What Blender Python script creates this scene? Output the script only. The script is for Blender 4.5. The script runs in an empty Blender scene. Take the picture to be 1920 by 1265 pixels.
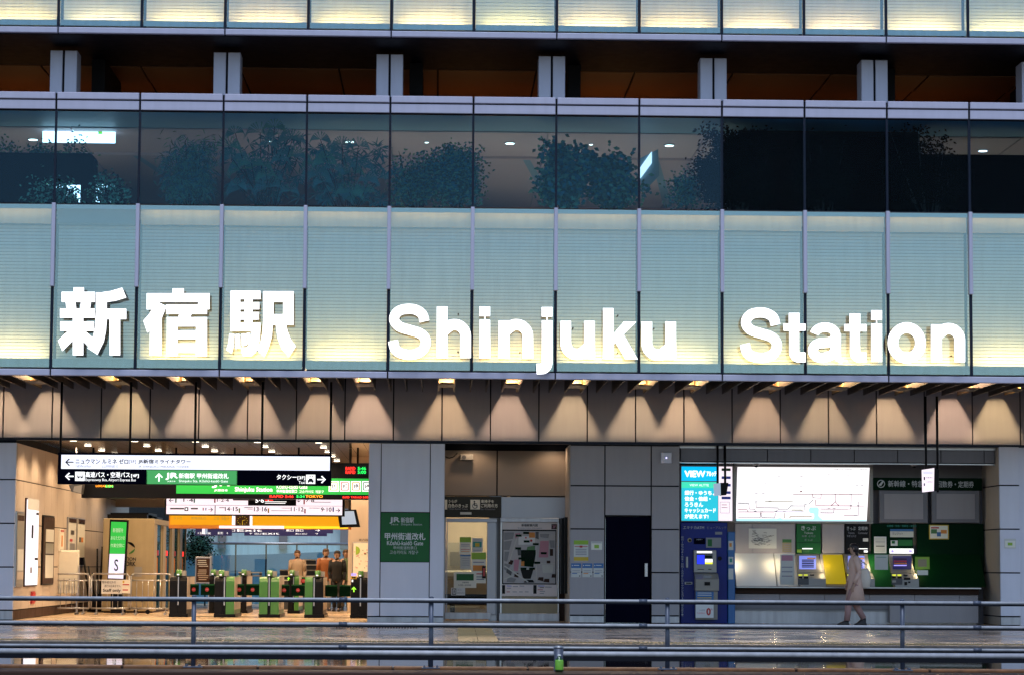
import bpy, bmesh, math, random
from mathutils import Vector, Matrix
R = math.radians
sc = bpy.context.scene
COL = sc.collection
# ------------------------------------------------------------------ camera
F, YAW, PITCH, ROLL, DIST, EYE = 4727.0, .02802, .09037, .00607, 45.0, 1.10
fw = Vector((math.sin(YAW)*math.cos(PITCH), math.cos(YAW)*math.cos(PITCH), math.sin(PITCH)))
rt = Vector((math.cos(YAW), -math.sin(YAW), 0)); up = rt.cross(fw)
cr = rt*math.cos(ROLL)+up*math.sin(ROLL); cu = up*math.cos(ROLL)-rt*math.sin(ROLL)
CAM = Vector((0, -DIST, EYE))
cd = bpy.data.cameras.new('camera'); cam = bpy.data.objects.new('camera', cd); COL.objects.link(cam)
m3 = Matrix((cr, cu, -fw)).transposed()
cam.matrix_world = Matrix.Translation(CAM) @ m3.to_4x4()
cd.sensor_width = 36; cd.lens = F/1920*36; cd.clip_end = 2000; cd.clip_start = .5
sc.camera = cam
# ------------------------------------------------------------------ world, sun, exposure
SUN_EL, SUN_ROT = R(62), R(180)
w = bpy.data.worlds.new('World'); sc.world = w; w.use_nodes = True
nt = w.node_tree; bg = nt.nodes['Background']; sky = nt.nodes.new('ShaderNodeTexSky')
sky.sky_type = 'NISHITA'; sky.sun_disc = False; sky.sun_elevation = SUN_EL; sky.sun_rotation = SUN_ROT
sky.dust_density = .6; sky.air_density = 1.0; sky.ozone_density = 3
nt.links.new(sky.outputs[0], bg.inputs[0]); bg.inputs[1].default_value = .135
sl = bpy.data.lights.new('sun', 'SUN'); sl.energy = 1.5; sl.angle = R(30); sl.color = (.86, .92, 1)
so = bpy.data.objects.new('sun', sl); COL.objects.link(so)
so.rotation_euler = (R(90)-SUN_EL, 0, 0)
sc.view_settings.view_transform = 'Standard'; sc.view_settings.look = 'None'
sc.view_settings.gamma = 1; sc.view_settings.exposure = .3
try:
    sc.cycles.use_denoising = True; sc.cycles.max_bounces = 8; sc.cycles.transparent_max_bounces = 12
    sc.cycles.sample_clamp_indirect = 6; sc.cycles.use_light_tree = True
    sc.cycles.caustics_reflective = False; sc.cycles.caustics_refractive = False
except Exception: pass
# ------------------------------------------------------------------ helpers
def ray(px, py): return fw + cr*((px-960)/F) - cu*((py-632.5)/F)
def U(px, py, Y):                      # photograph pixel -> point of the upright plane at depth Y
    d = ray(px, py); return CAM + d*((Y+DIST)/d.y)
def G(px, py, z=0):                    # pixel -> point of the ground at height z
    d = ray(px, py); return CAM + d*((z-EYE)/d.z)
def S(px, py, X):                      # pixel -> point of a side wall at X
    d = ray(px, py); return CAM + d*(X/d.x)
def RC(x0, y0, x1, y1, Y):             # pixel rectangle -> X0,Z0,X1,Z1 (metres) at depth Y
    c = U((x0+x1)/2, (y0+y1)/2, Y); k = (Y+DIST)/F*1.0045
    a, b = abs(x1-x0)*k/2, abs(y1-y0)*k/2
    return c.x-a, c.z-b, c.x+a, c.z+b
MATS = {}
STREAK = dict(panel=.06, panel_cool=.045, louvre=.12, louvre_pale=.18, louvre_blue=.10, metal_light=.08, column_metal=.06, sill_glass=.25, warm_wall=.06, rail=.3, rail_post=.3, plinth=.3, panel_dim=.08, navy=.2, ochre=.5, kerb_dark=.5, booth=.12, beige_strip=.15, green=.1, far_wall=.15, steel=.15)
def M(name, col, rough=.5, metal=0., emit=None, es=0., var=.05, sc_=6., bump=0., spec=.5):
    m = bpy.data.materials.new(name); m.use_nodes = True; t = m.node_tree; b = t.nodes['Principled BSDF']
    b.inputs['Roughness'].default_value = rough; b.inputs['Metallic'].default_value = metal
    b.inputs['Specular IOR Level'].default_value = spec
    tc = t.nodes.new('ShaderNodeTexCoord'); n = t.nodes.new('ShaderNodeTexNoise')
    n.inputs['Scale'].default_value = sc_; n.inputs['Detail'].default_value = 5
    t.links.new(tc.outputs['Object'], n.inputs['Vector'])
    mx = t.nodes.new('ShaderNodeMix'); mx.data_type = 'RGBA'
    mx.inputs[6].default_value = (*[c*(1-var) for c in col], 1); mx.inputs[7].default_value = (*[min(1, c*(1+var)) for c in col], 1)
    t.links.new(n.outputs[0], mx.inputs[0]); t.links.new(mx.outputs[2], b.inputs['Base Color'])
    if emit:
        b.inputs['Emission Color'].default_value = (*emit, 1); b.inputs['Emission Strength'].default_value = es
    elif rough > .15:
        mr = t.nodes.new('ShaderNodeMapRange'); mr.inputs[3].default_value = rough*.8; mr.inputs[4].default_value = min(1, rough*1.2)
        t.links.new(n.outputs[0], mr.inputs[0]); t.links.new(mr.outputs[0], b.inputs['Roughness'])
    if name in STREAK:
        mp = t.nodes.new('ShaderNodeMapping'); mp.inputs['Scale'].default_value = (7, 7, .7); n3 = t.nodes.new('ShaderNodeTexNoise'); n3.inputs['Scale'].default_value = 1.3; n3.inputs['Detail'].default_value = 6
        t.links.new(tc.outputs['Object'], mp.inputs[0]); t.links.new(mp.outputs[0], n3.inputs['Vector']); r3 = t.nodes.new('ShaderNodeMapRange'); r3.inputs[1].default_value = .35; r3.inputs[2].default_value = .75; r3.inputs[3].default_value = 1.0; r3.inputs[4].default_value = 1-STREAK[name]
        t.links.new(n3.outputs[0], r3.inputs[0]); m2 = t.nodes.new('ShaderNodeMix'); m2.data_type = 'RGBA'; m2.blend_type = 'MULTIPLY'; m2.inputs[0].default_value = 1
        cb = t.nodes.new('ShaderNodeCombineColor'); [t.links.new(r3.outputs[0], cb.inputs[i]) for i in range(3)]
        t.links.new(mx.outputs[2], m2.inputs[6]); t.links.new(cb.outputs[0], m2.inputs[7]); t.links.new(m2.outputs[2], b.inputs['Base Color'])
    if bump:
        bp = t.nodes.new('ShaderNodeBump'); bp.inputs['Strength'].default_value = bump; bp.inputs['Distance'].default_value = .01
        t.links.new(n.outputs[0], bp.inputs['Height']); t.links.new(bp.outputs[0], b.inputs['Normal'])
    MATS[name] = m; return m
def glass(name, tint, ior=1.5, boost=1.0, rough=0.0, refl=(1, 1, 1)):
    m = bpy.data.materials.new(name); m.use_nodes = True; t = m.node_tree; t.nodes.remove(t.nodes['Principled BSDF'])
    out = t.nodes['Material Output']; tr = t.nodes.new('ShaderNodeBsdfTransparent'); tr.inputs[0].default_value = (*tint, 1)
    gl = t.nodes.new('ShaderNodeBsdfGlossy'); gl.inputs[0].default_value = (*refl, 1); gl.inputs['Roughness'].default_value = rough
    fr = t.nodes.new('ShaderNodeFresnel'); fr.inputs[0].default_value = ior
    mu = t.nodes.new('ShaderNodeMath'); mu.operation = 'MULTIPLY'; mu.inputs[1].default_value = boost; mu.use_clamp = True
    mx = t.nodes.new('ShaderNodeMixShader')
    t.links.new(fr.outputs[0], mu.inputs[0]); t.links.new(mu.outputs[0], mx.inputs[0])
    t.links.new(tr.outputs[0], mx.inputs[1]); t.links.new(gl.outputs[0], mx.inputs[2]); t.links.new(mx.outputs[0], out.inputs[0])
    MATS[name] = m; return m
def E(name, col, es=1.0): return M(name, tuple(c*.5 for c in col), .5, 0, col, es, var=0)
_tc = {}
def textgeo(s, bold):
    if (s, bold) in _tc: return _tc[s, bold]
    c = bpy.data.curves.new('t', 'FONT'); c.body = s; c.size = 1; c.resolution_u = 3; c.offset = bold; c.fill_mode = 'FRONT'
    o = bpy.data.objects.new('t', c); COL.objects.link(o); bpy.context.view_layer.update()
    me = o.evaluated_get(bpy.context.evaluated_depsgraph_get()).to_mesh()
    vs = [(v.co.x, v.co.y) for v in me.vertices]; fs = [tuple(p.vertices) for p in me.polygons]
    bpy.data.objects.remove(o); bpy.data.curves.remove(c)
    if not vs: vs = [(0, 0), (1, 0), (0, 1)]; fs = []
    _tc[s, bold] = (vs, fs); return vs, fs
class MB:
    def __init__(s): s.v = []; s.f = []; s.m = []; s.mats = []; s.sm = []
    def mi(s, m):
        m = MATS[m] if isinstance(m, str) else m
        if m not in s.mats: s.mats.append(m)
        return s.mats.index(m)
    def add(s, vs, fs, m, sm=False):
        k = len(s.v); i = s.mi(m); s.v += [tuple(v) for v in vs]
        for f in fs: s.f.append(tuple(k+a for a in f)); s.m.append(i); s.sm.append(sm)
        return s
    def box(s, x0, y0, z0, x1, y1, z1, m):
        if x0 > x1: x0, x1 = x1, x0
        if y0 > y1: y0, y1 = y1, y0
        if z0 > z1: z0, z1 = z1, z0
        vs = [(x0,y0,z0),(x1,y0,z0),(x1,y1,z0),(x0,y1,z0),(x0,y0,z1),(x1,y0,z1),(x1,y1,z1),(x0,y1,z1)]
        return s.add(vs, [(0,3,2,1),(4,5,6,7),(0,1,5,4),(1,2,6,5),(2,3,7,6),(3,0,4,7)], m)
    def bbox(s, x0, y0, z0, x1, y1, z1, m, b=.006):     # box with chamfered front edges
        if x0 > x1: x0, x1 = x1, x0
        if z0 > z1: z0, z1 = z1, z0
        vs = [(x0,y1,z0),(x1,y1,z0),(x1,y1,z1),(x0,y1,z1),(x0,y0+b,z0),(x1,y0+b,z0),(x1,y0+b,z1),(x0,y0+b,z1),
              (x0+b,y0,z0+b),(x1-b,y0,z0+b),(x1-b,y0,z1-b),(x0+b,y0,z1-b)]
        fs = [(0,1,2,3)]+[(8,9,10,11)]+[(4+i,4+(i+1)%4,8+(i+1)%4,8+i) for i in range(4)]+[(i,4+i,4+(i+1)%4,(i+1)%4) for i in range(4)]
        return s.add(vs, fs, m)
    def pr(s, x0, y0, x1, y1, Y, m, d=.03, bev=0):       # pixel rectangle, front face at Y
        a, b, c, e = RC(x0, y0, x1, y1, Y)
        return s.bbox(a, Y, b, c, Y+d, e, m, bev) if bev else s.box(a, Y, b, c, Y+d, e, m)
    def cyl(s, p, q, r, m, n=10, r2=None):
        p, q = Vector(p), Vector(q); d = (q-p).normalized(); a = d.orthogonal().normalized(); b = d.cross(a); r2 = r if r2 is None else r2
        vs = []
        for k in range(n):
            t = 2*math.pi*k/n; o = a*math.cos(t)+b*math.sin(t); vs += [p+o*r, q+o*r2]
        fs = [(2*k, 2*((k+1)%n), 2*((k+1)%n)+1, 2*k+1) for k in range(n)]
        i0 = len(s.v); s.add(vs, fs, m, True); s.f.append(tuple(i0+2*k for k in range(n))[::-1]); s.f.append(tuple(i0+2*k+1 for k in range(n)))
        s.m += [s.mi(m)]*2; s.sm += [False]*2; return s
    def tube(s, pts, r, m, n=8):
        for a, b in zip(pts, pts[1:]): s.cyl(a, b, r, m, n)
        return s
    def lathe(s, c, prof, m, n=14):                      # prof: (r,z)
        vs = []; fs = []
        for r, z in prof:
            for k in range(n): t = 2*math.pi*k/n; vs.append((c[0]+r*math.cos(t), c[1]+r*math.sin(t), c[2]+z))
        for i in range(len(prof)-1):
            for k in range(n): fs.append((i*n+k, i*n+(k+1)%n, (i+1)*n+(k+1)%n, (i+1)*n+k))
        fs.append(tuple(range(n))[::-1]); fs.append(tuple((len(prof)-1)*n+k for k in range(n)))
        return s.add(vs, fs, m, True)
    def poly(s, pts, Y, d, m):                           # pts (X,Z), front at Y
        n = len(pts); ar = sum(pts[i][0]*pts[(i+1)%n][1]-pts[(i+1)%n][0]*pts[i][1] for i in range(n))
        if ar < 0: pts = pts[::-1]
        vs = [(x, Y, z) for x, z in pts]+[(x, Y+d, z) for x, z in pts]
        return s.add(vs, [tuple(range(n)), tuple(range(2*n-1, n-1, -1))]+[(i, n+i, n+(i+1)%n, (i+1)%n) for i in range(n)], m)
    def lpoly(s, pts, Y, d):              # glowing face with darker returns
        pts = [(U(x, y, Y).x, U(x, y, Y).z) for x, y in pts]; n = len(pts)
        if sum(pts[i][0]*pts[(i+1)%n][1]-pts[(i+1)%n][0]*pts[i][1] for i in range(n)) < 0: pts = pts[::-1]
        s.add([(x, Y, z) for x, z in pts], [tuple(range(n))], 'letter_glow')
        d = .035; e = .003; vs = [(x, Y+e, z) for x, z in pts]+[(x, Y+d, z) for x, z in pts]
        return s.add(vs, [tuple(range(2*n-1, n-1, -1))]+[(i, n+i, n+(i+1)%n, (i+1)%n) for i in range(n)], 'letter_side')
    def ppoly(s, pts, Y, d, m):
        if m == 'letter_glow': return s.lpoly(pts, Y, d)
        return s.poly([(U(x, y, Y).x, U(x, y, Y).z) for x, y in pts], Y, d, m)
    def text(s, t, x0, y0, x1, y1, Y, m, bold=.0, off=.004):
        a, b, c, e = RC(x0, y0, x1, y1, Y); return s.wtext(t, a, b, c, e, Y-off, m, bold)
    def wtext(s, t, X0, Z0, X1, Z1, Y, m, bold=0.):
        vs, fs = textgeo(t, 0.0)
        xs = [v[0] for v in vs]; ys = [v[1] for v in vs]; x0, x1, y0, y1 = min(xs), max(xs), min(ys), max(ys)
        kx = (X1-X0)/max(1e-6, x1-x0); ky = (Z1-Z0)/max(1e-6, y1-y0)
        e = bold*(Z1-Z0)
        for dx, dz, dy in ([(0, 0, 0)] if not bold else [(-e, 0, 0), (e, 0, -.0004), (0, e, -.0008), (0, -e, -.0012)]):
            s.add([(X0+(v[0]-x0)*kx+dx, Y+dy, Z0+(v[1]-y0)*ky+dz) for v in vs], fs, m)
        return s
    def build(s, name, parent=None, xf=None):
        me = bpy.data.meshes.new(name); o0 = ORG.get(parent.name if parent else '', Vector((0, 0, 0)))
        me.from_pydata([tuple(Vector(v)-o0) for v in s.v], [], s.f)
        for m in s.mats: me.materials.append(m)
        me.polygons.foreach_set('material_index', s.m); me.polygons.foreach_set('use_smooth', s.sm); me.update()
        o = bpy.data.objects.new(name, me); COL.objects.link(o)
        if parent: o.parent = parent; ORG[o.name] = o0
        return o
ORG = {}
def thing(name, label, cat, loc=(0, 0, 0), group=None):
    o = bpy.data.objects.new(name, None); COL.objects.link(o); o.location = loc; o.empty_display_size = .2
    ORG[o.name] = Vector(loc); o['label'] = label; o['category'] = cat
    if group: o['group'] = group
    return o
def tag(o, label, cat, group=None, kind=None):
    if kind: o['kind'] = kind
    o['label'] = label; o['category'] = cat
    if group: o['group'] = group
    return o
def rebase(o, loc):                    # move a lone mesh's origin to its base
    loc = Vector(loc); o.data.transform(Matrix.Translation(-loc)); o.location = loc; return o
def struct(o): o['kind'] = 'structure'; return o
def dup(root, loc, label, group=None):
    r = root.copy(); COL.objects.link(r); r.location = loc; r['label'] = label
    if group: r['group'] = group
    for ch in list(root.children):
        c = ch.copy(); COL.objects.link(c); c.parent = r
        for g in list(ch.children):
            d = g.copy(); COL.objects.link(d); d.parent = c
    return r
def lamp(name, kind, loc, en, col=(1, .72, .42), size=.03, parent=None, **k):
    l = bpy.data.lights.new(name, kind); l.energy = en; l.color = col
    if kind == 'AREA': l.shape = 'RECTANGLE'; l.size = size[0]; l.size_y = size[1]
    else: l.shadow_soft_size = size
    for a, b in k.items():
        if a != 'rot': setattr(l, a, b)
    o = bpy.data.objects.new(name, l); COL.objects.link(o)
    o0 = ORG.get(parent.name, Vector((0, 0, 0))) if parent else Vector((0, 0, 0))
    o.location = Vector(loc)-o0; o.parent = parent
    if 'rot' in k: o.rotation_euler = k['rot']
    return o
# ------------------------------------------------------------------ materials
M('metal', (.40, .42, .55), .38, .35, var=.07, sc_=2.5)
M('metal_light', (.46, .45, .57), .45, .2, var=.05, sc_=2.5)
M('column_metal', (.52, .54, .66), .45, .1, var=.06)
M('joint', (.008, .009, .014), .7, spec=.12)
M('navy_frame', (.006, .012, .028), .45, 0, spec=.2)
[M('louvre'+a_, c_, .55, 0, var=.06, sc_=1.3) for a_, c_ in (('', (.70, .80, .81)), ('_pale', (.74, .80, .79)), ('_blue', (.62, .76, .80)))]
M('louvre_back', (.17, .22, .24), .7)
M('beige_strip', (.66, .58, .42), .6, var=.06)
M('sill_glass', (.22, .42, .52), .25, 0, var=.06)
M('edge_glass', (.28, .52, .62), .2)
M('dark', (.01, .01, .012), .6, spec=.12)
M('dark_soffit', (.006, .006, .009), .5, spec=.12)
M('fin', (.05, .038, .026), .4, .3); M('bronze', (.52, .34, .15), .35, .5)
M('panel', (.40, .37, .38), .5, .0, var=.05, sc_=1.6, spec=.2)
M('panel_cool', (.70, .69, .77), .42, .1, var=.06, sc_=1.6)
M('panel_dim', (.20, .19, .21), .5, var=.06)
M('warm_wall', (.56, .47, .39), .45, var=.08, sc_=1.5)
M('plinth', (.40, .41, .46), .3, .5, var=.03, sc_=2)
M('steel', (.46, .46, .48), .3, .8, var=.08)
M('rail', (.42, .42, .45), .45, .1, var=.06, sc_=9)
M('rail_post', (.10, .115, .16), .45, .4, var=.15, sc_=14)
M('black', (.006, .006, .007), .35, spec=.12)
M('black_gloss', (.01, .01, .012), .12, spec=.12)
M('ochre', (.30, .12, .04), .55, 0, var=.45, sc_=2.5)
M('void_black', (.003, .003, .004), .9, spec=0); M('ceil_teal', (.26, .40, .46), .5)
M('ceil_beige', (.66, .48, .46), .6, var=.08, sc_=.7)
M('hall_ceiling', (.27, .22, .17), .14, .75, var=.05)
M('pale_floor', (.6, .5, .4), .5)
M('white', (.75, .75, .74), .5); M('paper', (.62, .62, .58), .6, var=.08); M('cream', (.84, .81, .70), .5); M('steel_dim', (.24, .24, .27), .3, .8, var=.05); M('green_deep', (.002, .028, .008), .4, spec=.1); M('kerb_dark', (.10, .085, .08), .5, var=.3, sc_=5)
M('green', (.012, .13, .03), .4, spec=.25); M('green_dark', (.0015, .018, .007), .5, spec=.04); M('gate_green', (.045, .17, .03), .32, var=.1)
M('blue', (.006, .02, .20), .3, spec=.2); M('blue_lt', (.02, .13, .36), .35); M('red', (.5, .03, .03), .4)
M('grey', (.25, .25, .26), .45); M('grey_dk', (.07, .07, .075), .45); M('machine', (.30, .28, .25), .4, .2)
M('yellow', (.62, .42, .02), .5); M('tactile', (.22, .165, .075), .45, var=.2, sc_=9)
M('brown', (.05, .025, .018), .5, spec=.12); M('pink', (.55, .25, .32), .6); M('orange', (.7, .25, .03), .5)
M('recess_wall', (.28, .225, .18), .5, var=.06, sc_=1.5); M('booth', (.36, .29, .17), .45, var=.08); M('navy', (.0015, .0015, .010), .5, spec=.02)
M('map_grey', (.52, .50, .50), .6); M('lime', (.3, .5, .05), .6); M('teal_paint', (.03, .28, .22), .5)
glass('facade_glass', (.92, .97, .98), 1.5, 3.4, refl=(.8, 1, 1)); glass('window_glass', (.56, .76, .88), 1.5, .5, refl=(.55, .82, 1)); glass('low_reflection_glass', (.5, .7, .85), 1.5, .06)
glass('clear_glass', (.9, .94, .93), 1.45, 1.0); glass('balustrade_glass', (.75, .90, .96), 1.5, 1.5)
E('letter_glow', (1, 1, 1), 1.6); M('letter_side', (.22, .18, .34), .5); E('lamp_glow', (1, .78, .5), 9); E('lamp_white', (1, .86, .66), 8)
E('box_white', (.86, .88, 1), .95); E('box_pink', (.98, .84, .92), .85); E('box_green', (.06, .36, .10), .8)
E('box_green2', (.01, .34, .04), 1.0); E('screen_white', (1, .97, 1), 1.7); E('screen_lav', (.72, .70, .9), .8)
E('map_white', (1, .96, .97), 1.0); E('map_sea', (.42, .74, .82), 1.0); E('sign_cyan', (0, .46, .85), 1.0); E('sign_teal', (.02, .52, .66), .9)
E('sign_mint', (.05, .70, .45), .9); E('t_white', (1, 1, 1), 1.1); E('t_dim', (.7, .9, .75), .35); E('led_red', (1, .03, .02), 1.3); E('led_green', (.02, 1, .15), 1.1)
E('led_orange', (1, .35, .02), 1.2); E('box_amber', (.80, .36, .0), .62); E('box_yellow', (1, .62, .02), .9); E('atm_blue', (.02, .04, .9), .9)
E('scr_blue', (.25, .3, .85), .7); E('scr_yellow', (.85, .9, .05), .9); E('arrow_green', (.35, 1, .05), 1); E('dark_blue_scr', (.02, .02, .10), .5)
E('shelf_yellow', (.62, .46, .01), .35); E('win_white', (.9, .97, 1), 3.5); E('mon_blue', (.30, .38, .5), .8); E('violet', (.35, .3, .9), 1)
M('t_black', (.01, .01, .015), .6); M('t_grey', (.28, .28, .33), .6); M('t_lt', (.6, .62, .62), .6)
M('line_red', (.7, .25, .3), .6); M('line_grey', (.3, .28, .33), .6); M('line_olive', (.45, .42, .15), .6); M('line_blue', (.1, .15, .7), .6)
# ------------------------------------------------------------------ ground
def ground_mat(name, kind):
    m = bpy.data.materials.new(name); m.use_nodes = True; t = m.node_tree; b = t.nodes['Principled BSDF']
    tc = t.nodes.new('ShaderNodeTexCoord'); L = t.links.new
    n = t.nodes.new('ShaderNodeTexNoise'); n.inputs['Scale'].default_value = .35 if kind == 'road' else .8; n.inputs['Detail'].default_value = 6
    mp = t.nodes.new('ShaderNodeMapping'); mp.inputs['Scale'].default_value = (1, 2.2, 1) if kind == 'road' else (1, 1, 1)
    L(tc.outputs['Object'], mp.inputs[0]); L(mp.outputs[0], n.inputs['Vector'])
    n2 = t.nodes.new('ShaderNodeTexNoise'); n2.inputs['Scale'].default_value = 45; L(tc.outputs['Object'], n2.inputs['Vector'])
    mr = t.nodes.new('ShaderNodeMapRange'); mr.inputs[1].default_value = .38; mr.inputs[2].default_value = .62
    L(n.outputs[0], mr.inputs[0]); L(mr.outputs[0], b.inputs['Roughness'])
    bp = t.nodes.new('ShaderNodeBump'); bp.inputs['Distance'].default_value = .004
    if kind == 'road':
        mr.inputs[3].default_value = .0; mr.inputs[4].default_value = .06; bp.inputs['Strength'].default_value = .008
        rp = t.nodes.new('ShaderNodeMix'); rp.data_type = 'RGBA'; rp.inputs[6].default_value = (.008, .008, .008, 1); rp.inputs[7].default_value = (.022, .020, .020, 1)
        L(n2.outputs[0], rp.inputs[0]); L(rp.outputs[2], b.inputs['Base Color']); b.inputs['Specular IOR Level'].default_value = .6
    else:
        br = t.nodes.new('ShaderNodeTexBrick'); br.inputs['Scale'].default_value = 1; br.offset = .5
        br.inputs['Brick Width'].default_value = .6; br.inputs['Row Height'].default_value = .6 if kind == 'pave' else .9; br.inputs['Mortar Size'].default_value = .012
        c1, c2, c3 = (((.24, .20, .18), (.30, .255, .23), (.06, .055, .05)) if kind == 'pave' else ((.52, .38, .24), (.60, .44, .28), (.28, .2, .13)))
        br.inputs['Color1'].default_value = (*c1, 1); br.inputs['Color2'].default_value = (*c2, 1); br.inputs['Mortar'].default_value = (*c3, 1)
        L(tc.outputs['Object'], br.inputs['Vector'])
        mm = t.nodes.new('ShaderNodeMix'); mm.data_type = 'RGBA'; mm.blend_type = 'MULTIPLY'; mm.inputs[0].default_value = .12
        L(br.outputs[0], mm.inputs[6]); L(n.outputs[1], mm.inputs[7]); L(mm.outputs[2], b.inputs['Base Color'])
        mr.inputs[3].default_value = .10 if kind == 'pave' else .22; mr.inputs[4].default_value = .36 if kind == 'pave' else .35
        bp.inputs['Strength'].default_value = .04
    L(n2.outputs[0], bp.inputs['Height']); L(bp.outputs[0], b.inputs['Normal'])
    MATS[name] = m
ground_mat('road_mat', 'road'); ground_mat('pave_mat', 'pave'); ground_mat('floor_mat', 'floor')
YK = G(960, 1206.5).y                  # far kerb line of the road
YN = G(960, 1252, -.04).y              # near kerb line
XL, XR = -60, 60
struct(MB().box(XL, -300, -.5, XR, 260, -.3, 'dark').build('ground'))
struct(MB().box(XL, YN, -.25, XR, YK, -.04, 'road_mat').build('road'))
pv = MB().box(XL, YK+.15, -.25, XR, 4.6, 0, 'pave_mat'); struct(pv.build('pavement'))
kb = MB().box(XL, YK, -.25, XR, YK+.148, .004, 'kerb_dark')
x = -14
struct(kb.build('kerb'))
nk = MB()
x = -20
while x < 20:
    nk.bbox(x, YN-.25, -.06, x+1.48, YN, -.02, 'ochre', .01); x += 1.5
nk.box(XL, YN-.245, -.3, XR, YN-.004, -.03, 'brown')
struct(nk.build('near_kerb'))
struct(MB().box(XL, -120, -.3, XR, YN-.26, -.10, 'dark').build('near_pavement'))
struct(MB().box(XL, 4.6, -.25, XR, 34, .0, 'floor_mat').build('floor'))
tl = MB(); random.seed(3)
yt = G(960, 1203.5).y
x = -9.0
while x < 10.5:
    tl.box(x, yt-.15, .004, x+.292, yt+.15, .012, 'tactile')
    for i in range(5):
        for j in range(5): tl.lathe((x+.03+i*.058, yt-.12+j*.06, .012), [(.014, 0), (.009, .005)], 'tactile', 6)
    x += .3
a = G(888, 1170); b = G(897, 1202)
ny = int((a.y-b.y)/.3)
for k in range(ny):
    y0 = a.y-(k+1)*.3
    for q in (0, 1):
        x0 = a.x+(b.x-a.x)*k/ny-.3+q*.3; tl.box(x0, y0, .004, x0+.292, y0+.292, .012, 'tactile')
struct(tl.build('tactile_paving'))
gr = MB(); yg = G(400, 1174.5).y
x = G(15, 1174).x; xe = G(760, 1177).x
while x < xe:
    n_ = random.choice([.9, 1.3, .5])
    for k in range(int(n_/.05)): gr.box(x+k*.05, yg-.2, .004, x+k*.05+.03, yg+.2, .009, 'brown')
    x += n_+random.choice([.06, .5])
struct(gr.build('drain_grating'))

# ------------------------------------------------------------------ station building
B = thing('station_building', 'grey metal and glass station frontage with pale louvred bands above the lit entrances', 'building', (0, 0, 0))
X0 = -6.96; MOD = 1.5
ZB = [(4.567, 7.507), (10.74, 13.0)]
random.seed(77)
def mull(i): return X0+MOD*i
for band, (z0, z1) in enumerate(ZB):
    for i in range(-2, 14):
        xa, xb = mull(i)+.03, mull(i+1)-.03
        if xb < -9.6 or xa > 11.6: continue
        p = MB()
        zl0 = z0+(.185 if band == 0 else .135); zl1 = z1-.335 if band == 0 else z1
        z = zl0; lv = 'louvre_blue' if (band == 0 and i == 0) else random.choice(['louvre', 'louvre_pale', 'louvre_blue'])
        while z < zl1-.01:
            p.box(xa, .42, z+.009, xb, .45, min(zl1, z+.0585), lv); z += .0605
        p.box(xa, .455, z0, xb, .47, z1, 'louvre_back')
        p.box(xa, .02, z0+.02, xb, .032, zl0-.012, 'sill_glass')
        if band == 0:
            p.box(xa, .20, z1-.325, xb, .23, z1-.06, 'beige_strip' if i else 'louvre_back'); p.box(xa, .012, z1-.08, xb, .022, z1-.01, 'edge_glass')  # unlit bay: its strip is darkened by colour
        lp = p.build('louvre_panel', B)
        MB().box(xa, 0, z0+.015, xb, .008, z1-.005, 'facade_glass').build('glass_pane', lp)
        if not (band == 0 and i == 0):
            lamp('strip_light', 'AREA', ((xa+xb)/2, .24 if band == 0 else .28, zl0-.05), (19 if band == 0 else 14)*random.uniform(.86, 1.12), (1, random.uniform(.55, .61), random.uniform(.18, .23)), (1.12, .05), B, rot=(R(180+6), 0, 0))
        if band == 0 and i != 0:
            lamp('strip_light', 'AREA', ((xa+xb)/2, .06, z1-.04), .8, (1, .74, .45), (1.36, .03), B, rot=(R(28), 0, 0))  # added unseen lamp, only there to brighten the beige strip
for i in range(-2, 14):
    x = mull(i)
    if not -9.6 < x < 11.7: continue
    MB().bbox(x-.034, -.07, 6.02, x+.034, .03, 7.52, 'metal_light', .008).build('mullion', B)
    MB().box(x-.024, -.02, 4.56, x+.024, .03, 6.018, 'navy_frame').build('mullion', B)
    MB().box(x-.024, -.02, 10.70, x+.024, .03, 13, 'navy_frame').build('mullion', B)
    MB().box(x-.02, -.01, 7.522, x+.02, .04, 9.2, 'navy_frame').build('mullion', B)
for i in range(-2, 14):
    xa, xb = mull(i)+.021, mull(i+1)-.021
    if xb < -9.6 or xa > 11.6: continue
    MB().box(xa, .01, 7.53, xb, .018, 9.19, 'low_reflection_glass' if i in (8, 9, 10, 11, 12) else 'window_glass').build('window_pane', B)  # right panes: reflection cut to stand in for a dark mirrored area
f = MB()
for z0, z1, st in ((4.435, 4.548, 2), (10.615, 10.72, 2)):
    for i in range(-2, 14, st):
        f.bbox(mull(i)+.012, -.03, z0, mull(i+st)-.012, .05, z1, 'metal_light', .01)
    f.box(-10, .0, z0+.01, 12, .06, z1+.018, 'joint')
f.build('fascia', B)
f = MB()
for i in range(-2, 14):
    a, b = mull(i)+.018, mull(i+1)-.018
    f.bbox(a, -.03, 9.222, b, .05, 9.385, 'metal_light', .008); f.bbox(a, -.05, 9.405, b, .9, 9.53, 'metal_light', .012)
f.box(-10, .0, 9.2, 12, .06, 9.515, 'joint')
f.build('cornice', B)
MB().box(-10, .0, 7.508, 12, .05, 7.521, 'navy_frame').build('window_rail', B)
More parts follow.
